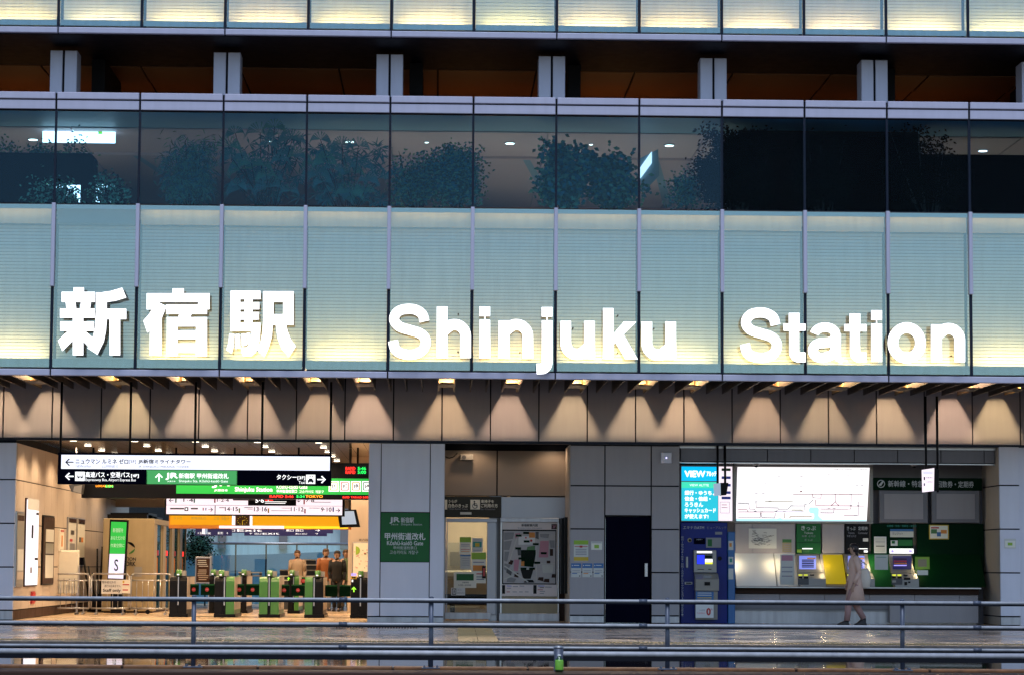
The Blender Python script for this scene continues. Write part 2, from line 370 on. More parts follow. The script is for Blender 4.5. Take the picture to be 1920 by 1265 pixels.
# columns of the open storey
c0 = U(119, 130, 1.0).x
for k in range(-1, 7):
    x = c0+k*3.0
    c = MB(); c.bbox(x-.245, 1.0, 9.45, x-.02, 1.5, 10.50, 'column_metal', .008); c.bbox(x+.02, 1.0, 9.45, x+.245, 1.5, 10.50, 'column_metal', .008)
    c.box(x-.02, 1.03, 9.45, x+.02, 1.48, 10.50, 'joint'); c.build('column', B)
M('timber', (.26, .11, .045), .4, 0, var=.3, sc_=1.2)
c = MB(); c.box(-10, .06, 10.60, 12, 2.9, 10.66, 'dark_soffit')
y = 2.9; ys = [2.9, 4.55, 5.6, 7.5]
for ya, yb in zip(ys, ys[1:]):
    x = -9.6
    while x < 12:
        c.box(x, ya+.02, 10.585+.02*(ya > 4), x+1.86, yb-.02, 10.66, 'timber'); x += 1.9
c.box(-10, 2.9, 10.62, 12, 9, 10.67, 'dark'); c.build('open_storey_ceiling', B)
c = MB(); c.box(-10, .95, 9.3, 12, 12.5, 9.44, 'pale_floor'); c.box(-10, 8, 9.44, 12, 8.1, 10.6, 'brown'); c.build('open_storey_floor', B)
random.seed(5)
for k in range(7):
    lamp('storey_bounce_light', 'SPOT', (c0+1.5+k*3.0-3, 5.4, 10.5), [24, 11, 6, 20, 26, 10, 14][k], (1, .55, .22), .1, B, spot_size=R(150), spot_blend=.6)  # unseen spots added so floor bounce lights the timber ceiling
    if k % 3 != 1: MB().box(c0+.35+k*3.0, 2.2, 9.45, c0+.6+k*3.0, 4.6, 10.58, 'dark').build('pier', B)
# planted storey behind glass
c = MB(); c.box(-10, .06, 9.27, 12, 2.1, 9.3, 'ceil_teal')  # teal front part stands in for the reflection on the glass
for ya, yb in ((2.1, 4.9), (4.93, 8.0), (8.05, 12.3)):
    x = -10
    while x < 12: c.box(x, ya, 9.25-(.04 if ya > 4.9 and ya < 8 else 0), x+2.97, yb-.02, 9.3, 'ceil_beige'); x += 3.0
c.box(-10, .05, 9.302, 12, 12.6, 9.36, 'dark')
for x in (-6.2, -2.8, 1.6, 4.2, 7.4):
    c.add([(x, 5, 9.2), (x+.14, 5, 9.2), (x+1.0, 11.5, 9.2), (x+.8, 11.5, 9.2)], [(0, 1, 2, 3)], 'ceil_teal')
c.build('planted_storey_ceiling', B)
c = MB(); c.box(-10, .56, 7.30, 12, 12.5, 7.5, 'pale_floor'); c.box(-10, .052, 7.496, 12, .558, 7.506, 'pale_floor'); c.box(-10, 12.3, 7.5, 12, 12.5, 9.3, 'ceil_beige')
c.box(-10, .49, 4.95, 12, 4.7, 5.05, 'dark_soffit'); c.box(-10, .065, 4.5, 12, .1, 4.56, 'dark'); c.box(-10, .49, 5.05, 12, .55, 7.3, 'dark'); c.box(-10, .49, 10.72, 12, .55, 13, 'dark')
c.box(-10, .05, 13, 12, 14, 13.2, 'metal'); c.box(-10.1, .5, 3.6, -10, 14, 13, 'dark'); c.box(12, .5, 3.6, 12.1, 14, 13, 'dark'); c.box(-10, 13.9, 3.9, 12, 14, 13, 'dark')
c.build('storey_slabs', B)
wl = [(655, 266, 0), (956, 269, 0), (1255, 273, 0), (1843, 283, 0), (1022, 339, 1), (1249, 342, 1), (1913, 351, 1), (62, 262, 0), (800, 267, 0), (1108, 271, 0), (1696, 281, 0), (340, 335, 1), (505, 265, 0)]
for j, (px, py, far) in enumerate(wl):
    d = ray(px, py); tz = (9.235-EYE)/d.z; p = CAM+d*tz; small = j > 7
    r = .035 if small else .085
    t = thing('ceiling_lamp', '%s recessed ceiling lamp in the upper windows, %s row, %s' % ('tiny' if small else 'round', 'rear' if far else 'front',
        ['above the fan palms', 'right of the glossy shrub', 'above the slanted lit sign', 'near the right edge', 'left of the broadleaf shrub', 'beside the slanted lit sign', 'at the far right edge',
         'above the left tree', 'over the glossy shrub', 'over the broadleaf shrub', 'over the black foliage', 'among the feathery bamboo', 'over the left fan palm'][j]), 'lamp', p, 'recessed lamps of the planted storey')
    MB().lathe((p.x, p.y, p.z-.004), [(r*1.25, -.002), (r*1.25, .014)], 'steel').build('trim_ring', t)
    MB().lathe((p.x, p.y, p.z-.01), [(r, -.002), (r, .003)], 'lamp_white').build('lamp_disc', t)
    if not small: lamp('lamp_light', 'SPOT', (p.x, p.y, p.z-.03), 150, (1, .78, .64), .05, t, spot_size=R(150), spot_blend=.5)
# soffit fins, shades and wall lights
WY = 4.5; PXW = F/(WY+DIST)
fx = [93+29.55*k for k in range(-6, 66)]
lampk = [0, 5, 9, 13, 17, 20, 25, 29, 33, 37, 40, 45, 49, 53, 57, 60, 65]; lampk = [-3]+lampk[:-1]
xs93 = U(93, 742, WY).x; FS = .3106
for k in range(-5, 61):
    x = xs93+(k-.5)*FS
    if not -9.2 < x < 11.3: continue
    MB().box(x-.012, 1.0, 4.50, x+.012, 4.42, 4.95, 'fin').build('fin', B)
lab = ['at the left picture edge', 'over the left hall corner', 'left of the second hanger rod', 'over the middle of the navy sign', 'over the navy sign right half', 'just left of the last sign rod', 'over the departure board times',
       'over the green gate sign pillar', 'over the wheelchair door sign', 'over the station map board', 'over the blue notices', 'left of the network box', 'over the hanging speaker', 'over the route map', 'over the yellow shelf', 'left of the hanging monitor', 'right of the hanging monitor']
lamp0 = None
for j, k in enumerate(lampk):
    x = xs93+k*FS
    if not -9.2 < x < 11.4: continue
    loc = Vector((x, 2.8, 4.95)); L_ = 'bronze shaded wall washer lamp between ceiling fins, '+lab[j]
    if lamp0 is None:
        lamp0 = thing('wall_washer', L_, 'lamp', loc, 'wall washers in the canopy ceiling')
        MB().lathe((x, 2.8, 4.86), [(.075, -.03), (.075, .09)], 'fin').build('housing', lamp0)
        MB().lathe((x, 2.8, 4.826), [(.055, 0), (.055, .006)], 'lamp_glow').build('lamp_disc', lamp0)
        MB().box(x-.14, 3.60, 4.63, x+.14, 3.62, 4.945, 'bronze').build('shade', lamp0)
        for q_ in (-1, 1): MB().box(x+q_*.139, 2.95, 4.515, x+q_*.134, 4.36, 4.93, 'bronze').build('cheek', lamp0)
        MB().box(x-.14, 2.3, 4.502, x+.14, 3.21, 4.514, 'fin').build('added_baffle', lamp0)  # added plate that stops the wash at the wall foot, keeping pillars dark
        lamp('wash_light', 'SPOT', (x, 2.8, 4.81), 220, (1, .70, .42), .04, lamp0, spot_size=R(172), spot_blend=.3)
    else:
        w_ = dup(lamp0, loc, L_)
        for q_ in w_.children:
            if q_.type == 'LIGHT':
                q_.data = q_.data.copy(); q_.data.energy *= random.uniform(.78, 1.08); q_.data.color = (1, random.uniform(.67, .73), random.uniform(.37, .46)); q_.location.x += random.uniform(-.012, .012)
# upper panel wall
ZW = 3.55
c = MB(); c.box(-10, WY+.03, ZW, 12, WY+.2, 4.95, 'joint')
x = U(6, 780, WY).x-.953*2
while x < 12:
    c.bbox(x+.013, WY, ZW, x+.953-.013, WY+.05, 4.94, 'panel', .004); x += .953
c.build('upper_wall', B)
MB().box(-10, WY+.01, ZW-.05, 12, WY+.22, ZW-.003, 'navy_frame').build('wall_edge', B)
# pillar with green sign
def pillar(pxs, y0px, y1px, Y, hj, mat_='panel_cool', d=1.6, name='pillar', top=None):
    c = MB(); zt = ZW-.06 if top is None else top
    xs = [U(p, 1000, Y).x for p in pxs]; zs = [0.0]+[U(960, h, Y).z for h in hj]+[zt]
    c.box(xs[0]+.02, Y+.03, 0, xs[-1]-.02, Y+d, zt, 'joint')
    for a, b in zip(xs, xs[1:]):
        for i, (e, g) in enumerate(zip(zs, zs[1:])):
            c.bbox(a+.012 if a != xs[0] else a, Y+(.015 if i == 0 else 0), e+(.012 if i else 0), b-.012 if b != xs[-1] else b, Y+.06, g-.012, mat_ if i else 'plinth', .004)
    c.box(xs[0]+.003, Y+.06, .0, xs[0]+.02, Y+d, zt-.003, mat_); c.box(xs[-1]-.02, Y+.06, 0, xs[-1]-.003, Y+d, zt-.003, mat_)
    return c.build(name, B)
c = MB(); Yp = 4.55
xa, xb, xc, xd = [U(p, 1000, Yp).x for p in (690, 713, 806, 833)]
zt = ZW-.06; zg1, zg0, zp = U(760, 960, Yp).z, U(760, 1052, Yp).z, U(760, 1155, Yp).z
c.box(xa+.01, Yp+.03, 0, xd-.01, Yp+2, zt, 'joint')
for a, b in ((xa, xb), (xc, xd)): c.bbox(a+.004, Yp, zp+.01, b-.004, Yp+.06, zt, 'panel_cool', .004)
c.bbox(xb+.012, Yp, zg1+.012, xc-.012, Yp+.06, zt, 'panel_cool', .004); c.bbox(xb+.012, Yp, zp+.01, xc-.012, Yp+.06, zg0-.012, 'panel_cool', .004)
c.bbox(xa, Yp+.012, 0, xd, Yp+.06, zp-.01, 'plinth', .004)
c.box(xa, Yp+.065, 0, xa+.009, Yp+2, zt, 'warm_wall'); c.box(xd-.009, Yp+.065, 0, xd, Yp+2, zt, 'warm_wall'); c.build('pillar', B)
t = thing('gate_name_sign', 'square green wall sign with white gate name on the grey pillar', 'sign', U(760, 1052, Yp))
c = MB().pr(714.5, 961, 804.5, 1051.5, Yp-.012, 'green', .03)
Y = Yp-.012
c.text('JR', 731, 969, 749, 980, Y, 't_lt', .06).text('JR東日本', 733, 981, 747, 984, Y, 't_lt').text('新宿駅', 752, 969, 776, 979, Y, 't_lt', .02).text('Shinjuku Station', 752, 980, 791, 985, Y, 't_lt')
c.text('甲州街道改札', 722, 998, 797, 1011, Y, 'white', .02).text('Kōshū-kaidō Gate', 726, 1013, 793, 1021, Y, 'white', .015).text('甲州街道检票口', 738, 1023, 781, 1029, Y, 't_lt').text('고슈카이도 개찰구', 731, 1031, 784, 1038, Y, 't_lt')
c.build('sign_face', t)
# wall with the dark door (x 1068..1275)
Yd = 4.7
c = MB(); xs = [U(p, 1000, Yd).x for p in (1068, 1134, 1221, 1275)]; hz = [U(1170, h, Yd).z for h in (1153, 1072, 991, 910, 834)]
c.box(xs[0]+.02, Yd+.03, 0, xs[1], Yd+1.9, ZW-.05, 'joint'); c.box(xs[2], Yd+.03, 0, xs[3]-.02, Yd+1.5, ZW-.05, 'joint'); c.box(xs[1], Yd+.03, U(1180, 966, Yd).z, xs[2], Yd+1.5, ZW-.05, 'joint')
for i, (a, b) in enumerate(zip(xs, xs[1:])):
    zz = [0]+hz
    for k, (e, g) in enumerate(zip(zz, zz[1:])):
        if i == 1 and k < 3: continue
        if i == 1 and k == 3: e = U(1180, 966, Yd).z
        c.bbox(a+.012, Yd+(.012 if k == 0 else 0), e+.012, b-.012, Yd+.06, g-.012, 'plinth' if k == 0 else 'panel', .004)
c.box(xs[0]-.0, Yd+.065, .0, xs[0]+.018, Yd+1.9, ZW-.05, 'warm_wall')
c.build('side_wall', B)
c = MB(); c.box(-10, 4.75, 3.665, 12, 20, 3.9, 'dark')
c.build('ceiling_void', B)
t = thing('service_door', 'plain dark navy service door between grey wall panels', 'door', U(1178, 1165, Yd))
MB().bbox(xs[1]+.02, Yd+.03, .01, xs[2]-.02, Yd+.08, U(1180, 968, Yd).z, 'navy', .006).build('door_leaf', t)
MB().pr(1209, 1055, 1214.5, 1080, Yd-.03, 'steel', .05, .004).build('handle', t)
# recess of the glass door (833..1068)
Yr = 6.5
c = MB(); xa = U(826, 1000, Yr).x; xm = U(932, 900, Yr).x; xb = U(1060, 1000, Yr).x; z1 = U(900, 929, Yr).z
c.box(xa-.4, Yr+.04, z1, xb+.3, Yr+.2, ZW+.05, 'joint')
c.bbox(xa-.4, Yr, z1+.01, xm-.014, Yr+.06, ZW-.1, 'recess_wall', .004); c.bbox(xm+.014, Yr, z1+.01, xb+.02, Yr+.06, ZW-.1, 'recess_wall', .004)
a = RC(940, 931, 1060, 971, Yr); c.bbox(a[0], Yr+.01, a[1], a[2], Yr+.05, a[3], 'steel_dim', .004)
c.box(U(917, 1000, Yr).x, Yr+.06, 0, U(940, 1000, Yr).x, Yr+.14, z1, 'plinth'); c.box(U(1046, 1000, Yr).x, Yr+.06, 0, xb+.3, Yr+.14, z1-.02, 'brown')
c.box(U(838, 1000, Yr).x-.35, Yr+.06, 0, U(836, 1000, Yr).x, Yr+.14, z1, 'plinth')
c.build('recess_wall', B)
# hall and recess ceilings
c = MB()
x = -10.0
while x < 2.2:
    c.box(x, 4.73, 3.62, x+.294, 20, 3.66, 'hall_ceiling'); x += .3
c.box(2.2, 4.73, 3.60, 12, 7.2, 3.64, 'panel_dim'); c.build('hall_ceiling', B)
# machine recess (1275..1875)
Ym = 6.1
c = MB(); xa = U(1275, 1000, Yd).x; xr = U(1874, 1000, 4.5).x; xe = xr
zb = U(1500, 867, 4.9).z
for k in range(8):
    a = xa+.03+k*.865; b = min(a+.85, xr)
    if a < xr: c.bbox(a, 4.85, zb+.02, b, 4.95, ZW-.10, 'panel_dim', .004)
c.box(xa, 4.90, zb+.005, xr, 4.98, ZW-.06, 'joint'); c.box(xa, 4.75, ZW-.10, xr, 4.84, ZW-.055, 'steel'); c.box(xa, 4.84, zb-.02, xr, 5.0, zb+.002, 'steel')
c.build('header_panel', B)
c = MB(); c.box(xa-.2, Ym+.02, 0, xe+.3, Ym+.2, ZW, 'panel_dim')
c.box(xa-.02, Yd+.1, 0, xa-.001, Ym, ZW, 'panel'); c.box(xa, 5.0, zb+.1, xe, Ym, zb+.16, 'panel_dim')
c.build('machine_wall', B)
# right pillar
c = MB(); xs_ = [U(1875, 1000, 4.5).x, U(1912, 1000, 4.5).x]; hz = [0]+[U(1890, h, 4.5).z for h in (1155, 1073, 991, 909, 836)]
c.box(xs_[0]+.02, 4.54, 0, xs_[1]-.01, 6.2, ZW-.05, 'joint')
for e, g in zip(hz, hz[1:]): c.bbox(xs_[0], 4.5, e+.012, xs_[1], 4.56, g-.012, 'panel_cool' if e else 'plinth', .004)
for e, g in zip(hz, hz[1:]): c.box(xs_[0]+.002, 4.565, e+.012, xs_[0]+.02, 6.15, g-.012, 'warm_wall')
c.box(xs_[1], 4.6, 0, 11.9, 4.7, ZW-.05, 'panel_cool'); c.box(xs_[1], 4.59, hz[1], xs_[1]+.02, 4.6, ZW-.1, 'joint')
c.build('pillar', B)
# left front wall and left side wall of the hall
c = MB(); xl = U(27, 1000, 4.5).x; hz = [0]+[U(14, h, 4.5).z for h in (1143, 1062, 980, 898, 828)]
c.box(-10, 4.55, 0, xl-.02, 4.8, ZW, 'joint')
for e, g in zip(hz, hz[1:]): c.bbox(-10, 4.5, e+.012, xl, 4.56, g-.012, 'panel_cool' if e else 'plinth', .004)
c.build('front_wall', B)
c = MB(); c.box(xl-.2, 4.6, 0, xl-.03, 34, 3.6, 'joint')
y = 4.58
while y < 22:
    for e, g in zip(hz, hz[1:]): c.box(xl-.04, y+.006, e+.010, xl-.002, y+.894, g-.010, 'warm_wall' if e else 'brown')
    y += .9
c.build('hall_side_wall', B)
# hall right/back pieces
xh = U(690, 1000, 4.6).x
Yb = 14.0
c = MB(); a = U(653, 1000, Yb).x; c.box(a, Yb, 0, a+6, Yb+.2, 3.62, 'warm_wall'); c.box(xh+.2, 6.7, 0, xh+.35, Yb, 3.62, 'warm_wall')
c.box(xl, 19.8, 2.55, 12, 20, 3.66, 'warm_wall')
c.build('hall_back_wall', B)
# ceiling downlights in the hall
cols = [(134, 823), (250, 824), (365, 825), (482, 826), (597, 827)]
hx = []
for px, py in cols:
    d = ray(px, py); p = CAM+d*((3.62-EYE)/d.z); hx.append(p.x)
rows = [5.3, 6.85, 9.0, 11.2, 13.4, 16.0]; dl0 = None
hx.append(hx[-1]+1.25)
rn = ['front', 'second', 'third', 'fourth', 'fifth', 'rearmost']; cn = ['leftmost', 'second from left', 'middle left', 'middle right', 'second from right', 'rightmost']
for i, x in enumerate(hx):
    for j, y in enumerate(rows):
        if i == 5 and j < 2: continue
        loc = Vector((x, y, 3.62)); L_ = 'round hall ceiling downlight, %s of the %s row' % (cn[i], rn[j])
        if dl0 is None:
            dl0 = thing('hall_downlight', L_, 'lamp', loc, 'downlights in the ticket hall ceiling')
            MB().lathe((x, y, 3.612), [(.085, -.004), (.085, .008)], 'steel').build('trim_ring', dl0)
            MB().lathe((x, y, 3.604), [(.07, -.004), (.07, .003)], 'lamp_white').build('lamp_disc', dl0)
            lamp('down_light', 'SPOT', (x, y, 3.58), 112, (1, .70, .42), .05, dl0, spot_size=R(140), spot_blend=.5)
        else: dup(dl0, loc, L_)
for j, (px, py) in enumerate([(888, 829), (884, 837), (1036, 830), (1030, 838)]):
    d = ray(px, py); p = CAM+d*((3.60-EYE)/d.z)
    t = thing('porch_downlight', 'small ceiling downlight in the porch, %s' % ['front one above the wheelchair door sign', 'rear one above the wheelchair door sign', 'front one above the station map board', 'rear one above the station map board'][j], 'lamp', (p.x, p.y, 3.60), 'downlights over the porch')
    MB().lathe((p.x, p.y, 3.592), [(.085, -.004), (.085, .008)], 'steel').build('trim_ring', t)
    MB().lathe((p.x, p.y, 3.584), [(.07, -.004), (.07, .003)], 'lamp_white').build('lamp_disc', t)
    lamp('down_light', 'SPOT', (p.x, min(p.y, 6.1), 3.56), 5, (1, .70, .45), .05, t, spot_size=R(150), spot_blend=.5)
lamp('counter_light', 'AREA', ((xa+xr)/2+1, 5.2, 3.5), 0.01, (1, .8, .6), (5, .1), B)
# ------------------------------------------------------------------ big letters
YL = -.22
def stroke(mb, pts, wd, jit, cap=0):
    """ribbon of width wd (pixels) through pixel points"""
    V = []
    for p in pts:
        if not V or (Vector(p)-V[-1]).length > 1.2: V.append(Vector(p))
    n = len(V); Lf = []; Rt = []
    for i, p in enumerate(V):
        a = (V[i]-V[i-1]).normalized() if i else (V[1]-V[0]).normalized()
        b = (V[i+1]-V[i]).normalized() if i < n-1 else a
        t = (a+b).normalized(); nn = Vector((-t.y, t.x)); k = wd/2/max(.5, nn.dot(Vector((-a.y, a.x))))
        Lf.append(p+nn*k); Rt.append(p-nn*k)
    for i in range(n-1):
        q = [Lf[i], Lf[i+1], Rt[i+1], Rt[i]]
        mb.ppoly([(v.x, v.y) for v in q], YL-jit-.0003*(i % 2), .09, 'letter_glow')
def arc(cx, cy, rx, ry, a0, a1, n=12): return [(cx+rx*math.cos(R(a0+(a1-a0)*i/n)), cy-ry*math.sin(R(a0+(a1-a0)*i/n))) for i in range(n+1)]
def spl(P, n=6):
    out = []
    P = [P[0]]+list(P)+[P[-1]]
    for i in range(1, len(P)-2):
        for k in range(n):
            t = k/n; q = [0, 0]
            for a in (0, 1):
                p0, p1, p2, p3 = P[i-1][a], P[i][a], P[i+1][a], P[i+2][a]
                q[a] = .5*(2*p1+(p2-p0)*t+(2*p0-5*p1+4*p2-p3)*t*t+(3*p1-p0-3*p2+p3)*t**3)
            out.append(tuple(q))
    return out+[P[-2]]
def rect(mb, x0, y0, x1, y1, j): mb.ppoly([(x0, y0), (x1, y0), (x1, y1), (x0, y1)], YL-j, .09, 'letter_glow')
W_ = 20
def L_S(mb, x0, y0, x1, y1):
    w_, h_ = x1-x0, y1-y0
    def q(u, v): return (x0+u*w_, y0+v*h_)
    stroke(mb, spl([q(.85, .318), q(.80, .19), q(.66, .112), q(.48, .09), q(.28, .12), q(.165, .21), q(.16, .32), q(.28, .415), q(.52, .475), q(.74, .53), q(.86, .62), q(.875, .73), q(.80, .84), q(.64, .905), q(.47, .915), q(.29, .885), q(.17, .81), q(.12, .665)], 5), 18.5, .001)
def L_arch(mb, x0, x1, yt, yb, j=.002):      # n shape without left stem
    c = (x0+x1)/2
    stroke(mb, [(x1-10, yb), (x1-10, yt+32)]+arc(c+1, yt+32, (x1-10)-(c+1), 21.5, 0, 110, 12)+[(x0+13, yt+22)], 20, j)
def L_n(mb, x0, x1, yt, yb): rect(mb, x0, yt+2, x0+20, yb, 0); L_arch(mb, x0, x1, yt-1, yb)
def L_u(mb, x0, x1, yt, yb):
    rect(mb, x1-20, yt, x1, yb-1.5, 0); c = (x0+x1)/2
    stroke(mb, [(x0+10, yt), (x0+10, yb-31)]+arc(c-1, yb-31, (c-1)-(x0+10), 21.5, 180, 290, 12)+[(x1-13, yb-22)], 20, .002)
def L_t(mb, xs, xe, yt, yb, yc):
    rect(mb, xs+10, yt, xs+30, yt+24, 0); rect(mb, xs, yc, xe, yc+13, .001)
    stroke(mb, [(xs+20, yt+20), (xs+20, yb-18)]+arc(xs+29, yb-18, 9, 10, 180, 262, 6)+[(xe, yb-8.5)], 18.5, .002)
JP = {
'a': [[(188,75),(264,75),(264,120),(188,120)],[(100,108),(345,108),(345,182),(100,182)],[(127,170),(200,170),(208,236),(137,236)],[(243,170),(318,170),(308,236),(236,236)],
 [(88,230),(343,230),(343,298),(88,298)],[(182,290),(259,290),(259,570),(182,570)],[(90,325),(338,325),(338,393),(90,393)],[(150,390),(195,380),(205,440),(105,540),(73,462)],[(240,380),(268,390),(328,440),(298,508),(240,450)],
 [(352,112),(432,112),(432,305),(426,390),(410,470),(363,565),(290,518),(325,455),(345,370),(352,250)],[(400,110),(460,102),(545,77),(575,150),(500,172),(432,183),(400,183)],[(400,232),(575,232),(575,308),(400,308)],[(452,300),(530,300),(530,570),(452,570)]],
'b': [[(915,83),(998,83),(998,130),(915,130)],[(725,118),(1187,118),(1187,182),(725,182)],[(723,170),(815,170),(815,237),(723,237)],[(1103,170),(1187,170),(1187,236),(1103,236)],
 [(806,182),(870,213),(852,260),(835,300),(730,407),(700,318),(740,275),(770,225)],[(748,300),(835,295),(835,572),(748,572)],[(868,200),(1168,200),(1168,270),(868,270)],[(968,262),(1058,262),(1043,300),(953,300)],
 [(873,293),(951,293),(951,575),(873,575)],[(1087,293),(1168,293),(1168,577),(1087,577)],[(945,293),(1095,293),(1095,361),(945,361)],[(945,390),(1095,390),(1095,451),(945,451)],[(945,484),(1095,484),(1095,551),(945,551)]],
'c': [[(1340,100),(1412,100),(1412,395),(1340,395)],[(1400,100),(1562,100),(1562,161),(1400,161)],[(1443,150),(1502,150),(1502,395),(1443,395)],[(1400,184),(1552,184),(1552,236),(1400,236)],[(1400,256),(1549,256),(1549,311),(1400,311)],[(1400,334),(1560,334),(1560,393),(1400,393)],
 [(1492,380),(1560,380),(1556,450),(1545,505),(1525,552),(1490,577),(1432,574),(1415,514),(1460,512),(1480,490),(1488,450)],[(1332,412),(1369,415),(1365,500),(1350,558),(1310,530),(1325,480)],[(1377,417),(1411,417),(1413,518),(1373,522)],[(1421,415),(1450,412),(1461,497),(1424,503)],[(1456,411),(1480,405),(1486,482),(1467,491)],
 [(1580,103),(1656,103),(1656,350),(1580,350)],[(1650,103),(1735,103),(1735,181),(1650,181)],[(1650,272),(1735,272),(1735,350),(1650,350)],[(1727,103),(1805,103),(1805,350),(1727,350)],
 [(1579,340),(1652,340),(1645,430),(1620,520),(1590,582),(1538,535),(1562,470),(1576,400)],[(1672,340),(1748,340),(1762,400),(1785,455),(1820,505),(1770,583),(1715,520),(1685,440)]]}
def sign_root(label, px, py): return thing('station_name_sign', label, 'sign', U(px, py, YL), 'illuminated station name letters on the louvred band')
def letter(root, fn):
    mb = MB(); fn(mb); o = mb.build('letter', root)
    # short brackets back to the glass
    vs = mb.v; cx = sum(v[0] for v in vs)/len(vs); z0 = min(v[2] for v in vs); z1 = max(v[2] for v in vs)
    b = MB(); 
    for z in (z0+.12, z1-.12): b.cyl((cx, YL+.06, z), (cx, 0, z), .012, 'navy_frame', 6)
    b.build('bracket', o); return o
r = sign_root('three large white glowing kanji letters at the left of the louvred band', 330, 665)
for key in 'abc':
    def fn(mb, key=key):
        for i, P in enumerate(JP[key]): mb.ppoly([(x/3.918+90, y/3.918+520) for x, y in P], YL-.0006*i, .09, 'letter_glow')
    letter(r, fn)
r = sign_root('glowing white letters of the first English word, in the middle of the louvred band', 1000, 672)
letter(r, lambda m: L_S(m, 727, 570, 808, 673))
letter(r, lambda m: (rect(m, 819, 575, 839, 670.5, 0), L_arch(m, 819, 883, 598, 670.5)))
letter(r, lambda m: (rect(m, 899, 575, 919, 593, 0), rect(m, 899, 600, 919, 671, 0), rect(m, 908, 592, 910, 601, -.02)))
letter(r, lambda m: L_n(m, 935, 999.5, 599, 671.5))
letter(r, lambda m: (rect(m, 1015.6, 576, 1036, 594, 0), rect(m, 1024.5, 593, 1026.5, 602, -.02), stroke(m, [(1025.8, 601), (1025.8, 678)]+arc(1016.5, 678, 9.3, 12.5, 0, -85, 8)+[(1006, 691)], 20, .001)))
letter(r, lambda m: L_u(m, 1050.6, 1115.2, 602, 673.5))
letter(r, lambda m: (rect(m, 1130.7, 578, 1150, 672, 0), m.ppoly([(1150, 646), (1150, 626), (1170, 603), (1193, 603.5)], YL-.001, .09, 'letter_glow'), m.ppoly([(1152, 640), (1168, 625), (1196, 673), (1172.5, 672.5), (1154, 642)], YL-.002, .09, 'letter_glow')))
letter(r, lambda m: L_u(m, 1202.7, 1267.4, 603, 674.5))
r = sign_root('glowing white letters of the second English word, at the right of the louvred band', 1600, 678)
letter(r, lambda m: L_S(m, 1387, 577, 1466, 679))
letter(r, lambda m: L_t(m, 1469, 1510.5, 587, 677.5, 607))
def L_a(m):
    rect(m, 1557.5, 625, 1576.5, 672, 0)
    stroke(m, arc(1547, 627.5, 20, 14, 172, 0, 12)+[(1567, 634)], 17, .001)
    stroke(m, [(1567, 634), (1563, 639), (1550, 642)]+arc(1541, 656.5, 17, 14.0, 80, 290, 14)+[(1560, 665), (1568, 655)], 18, .002)
    stroke(m, [(1567, 664), (1569, 671), (1580, 677)], 9, .003)
letter(r, L_a)
letter(r, lambda m: L_t(m, 1583, 1624.5, 588, 678, 608))
letter(r, lambda m: (rect(m, 1633.5, 582, 1653.7, 600, 0), rect(m, 1633.5, 607, 1653.7, 677.5, 0), rect(m, 1642.5, 599, 1644.5, 608, -.02)))
letter(r, lambda m: stroke(m, arc(1700, 642.5, 25.8, 28.2, 0, 360, 36), 19.5, .001))
letter(r, lambda m: L_n(m, 1745.6, 1809.6, 606.5, 678))
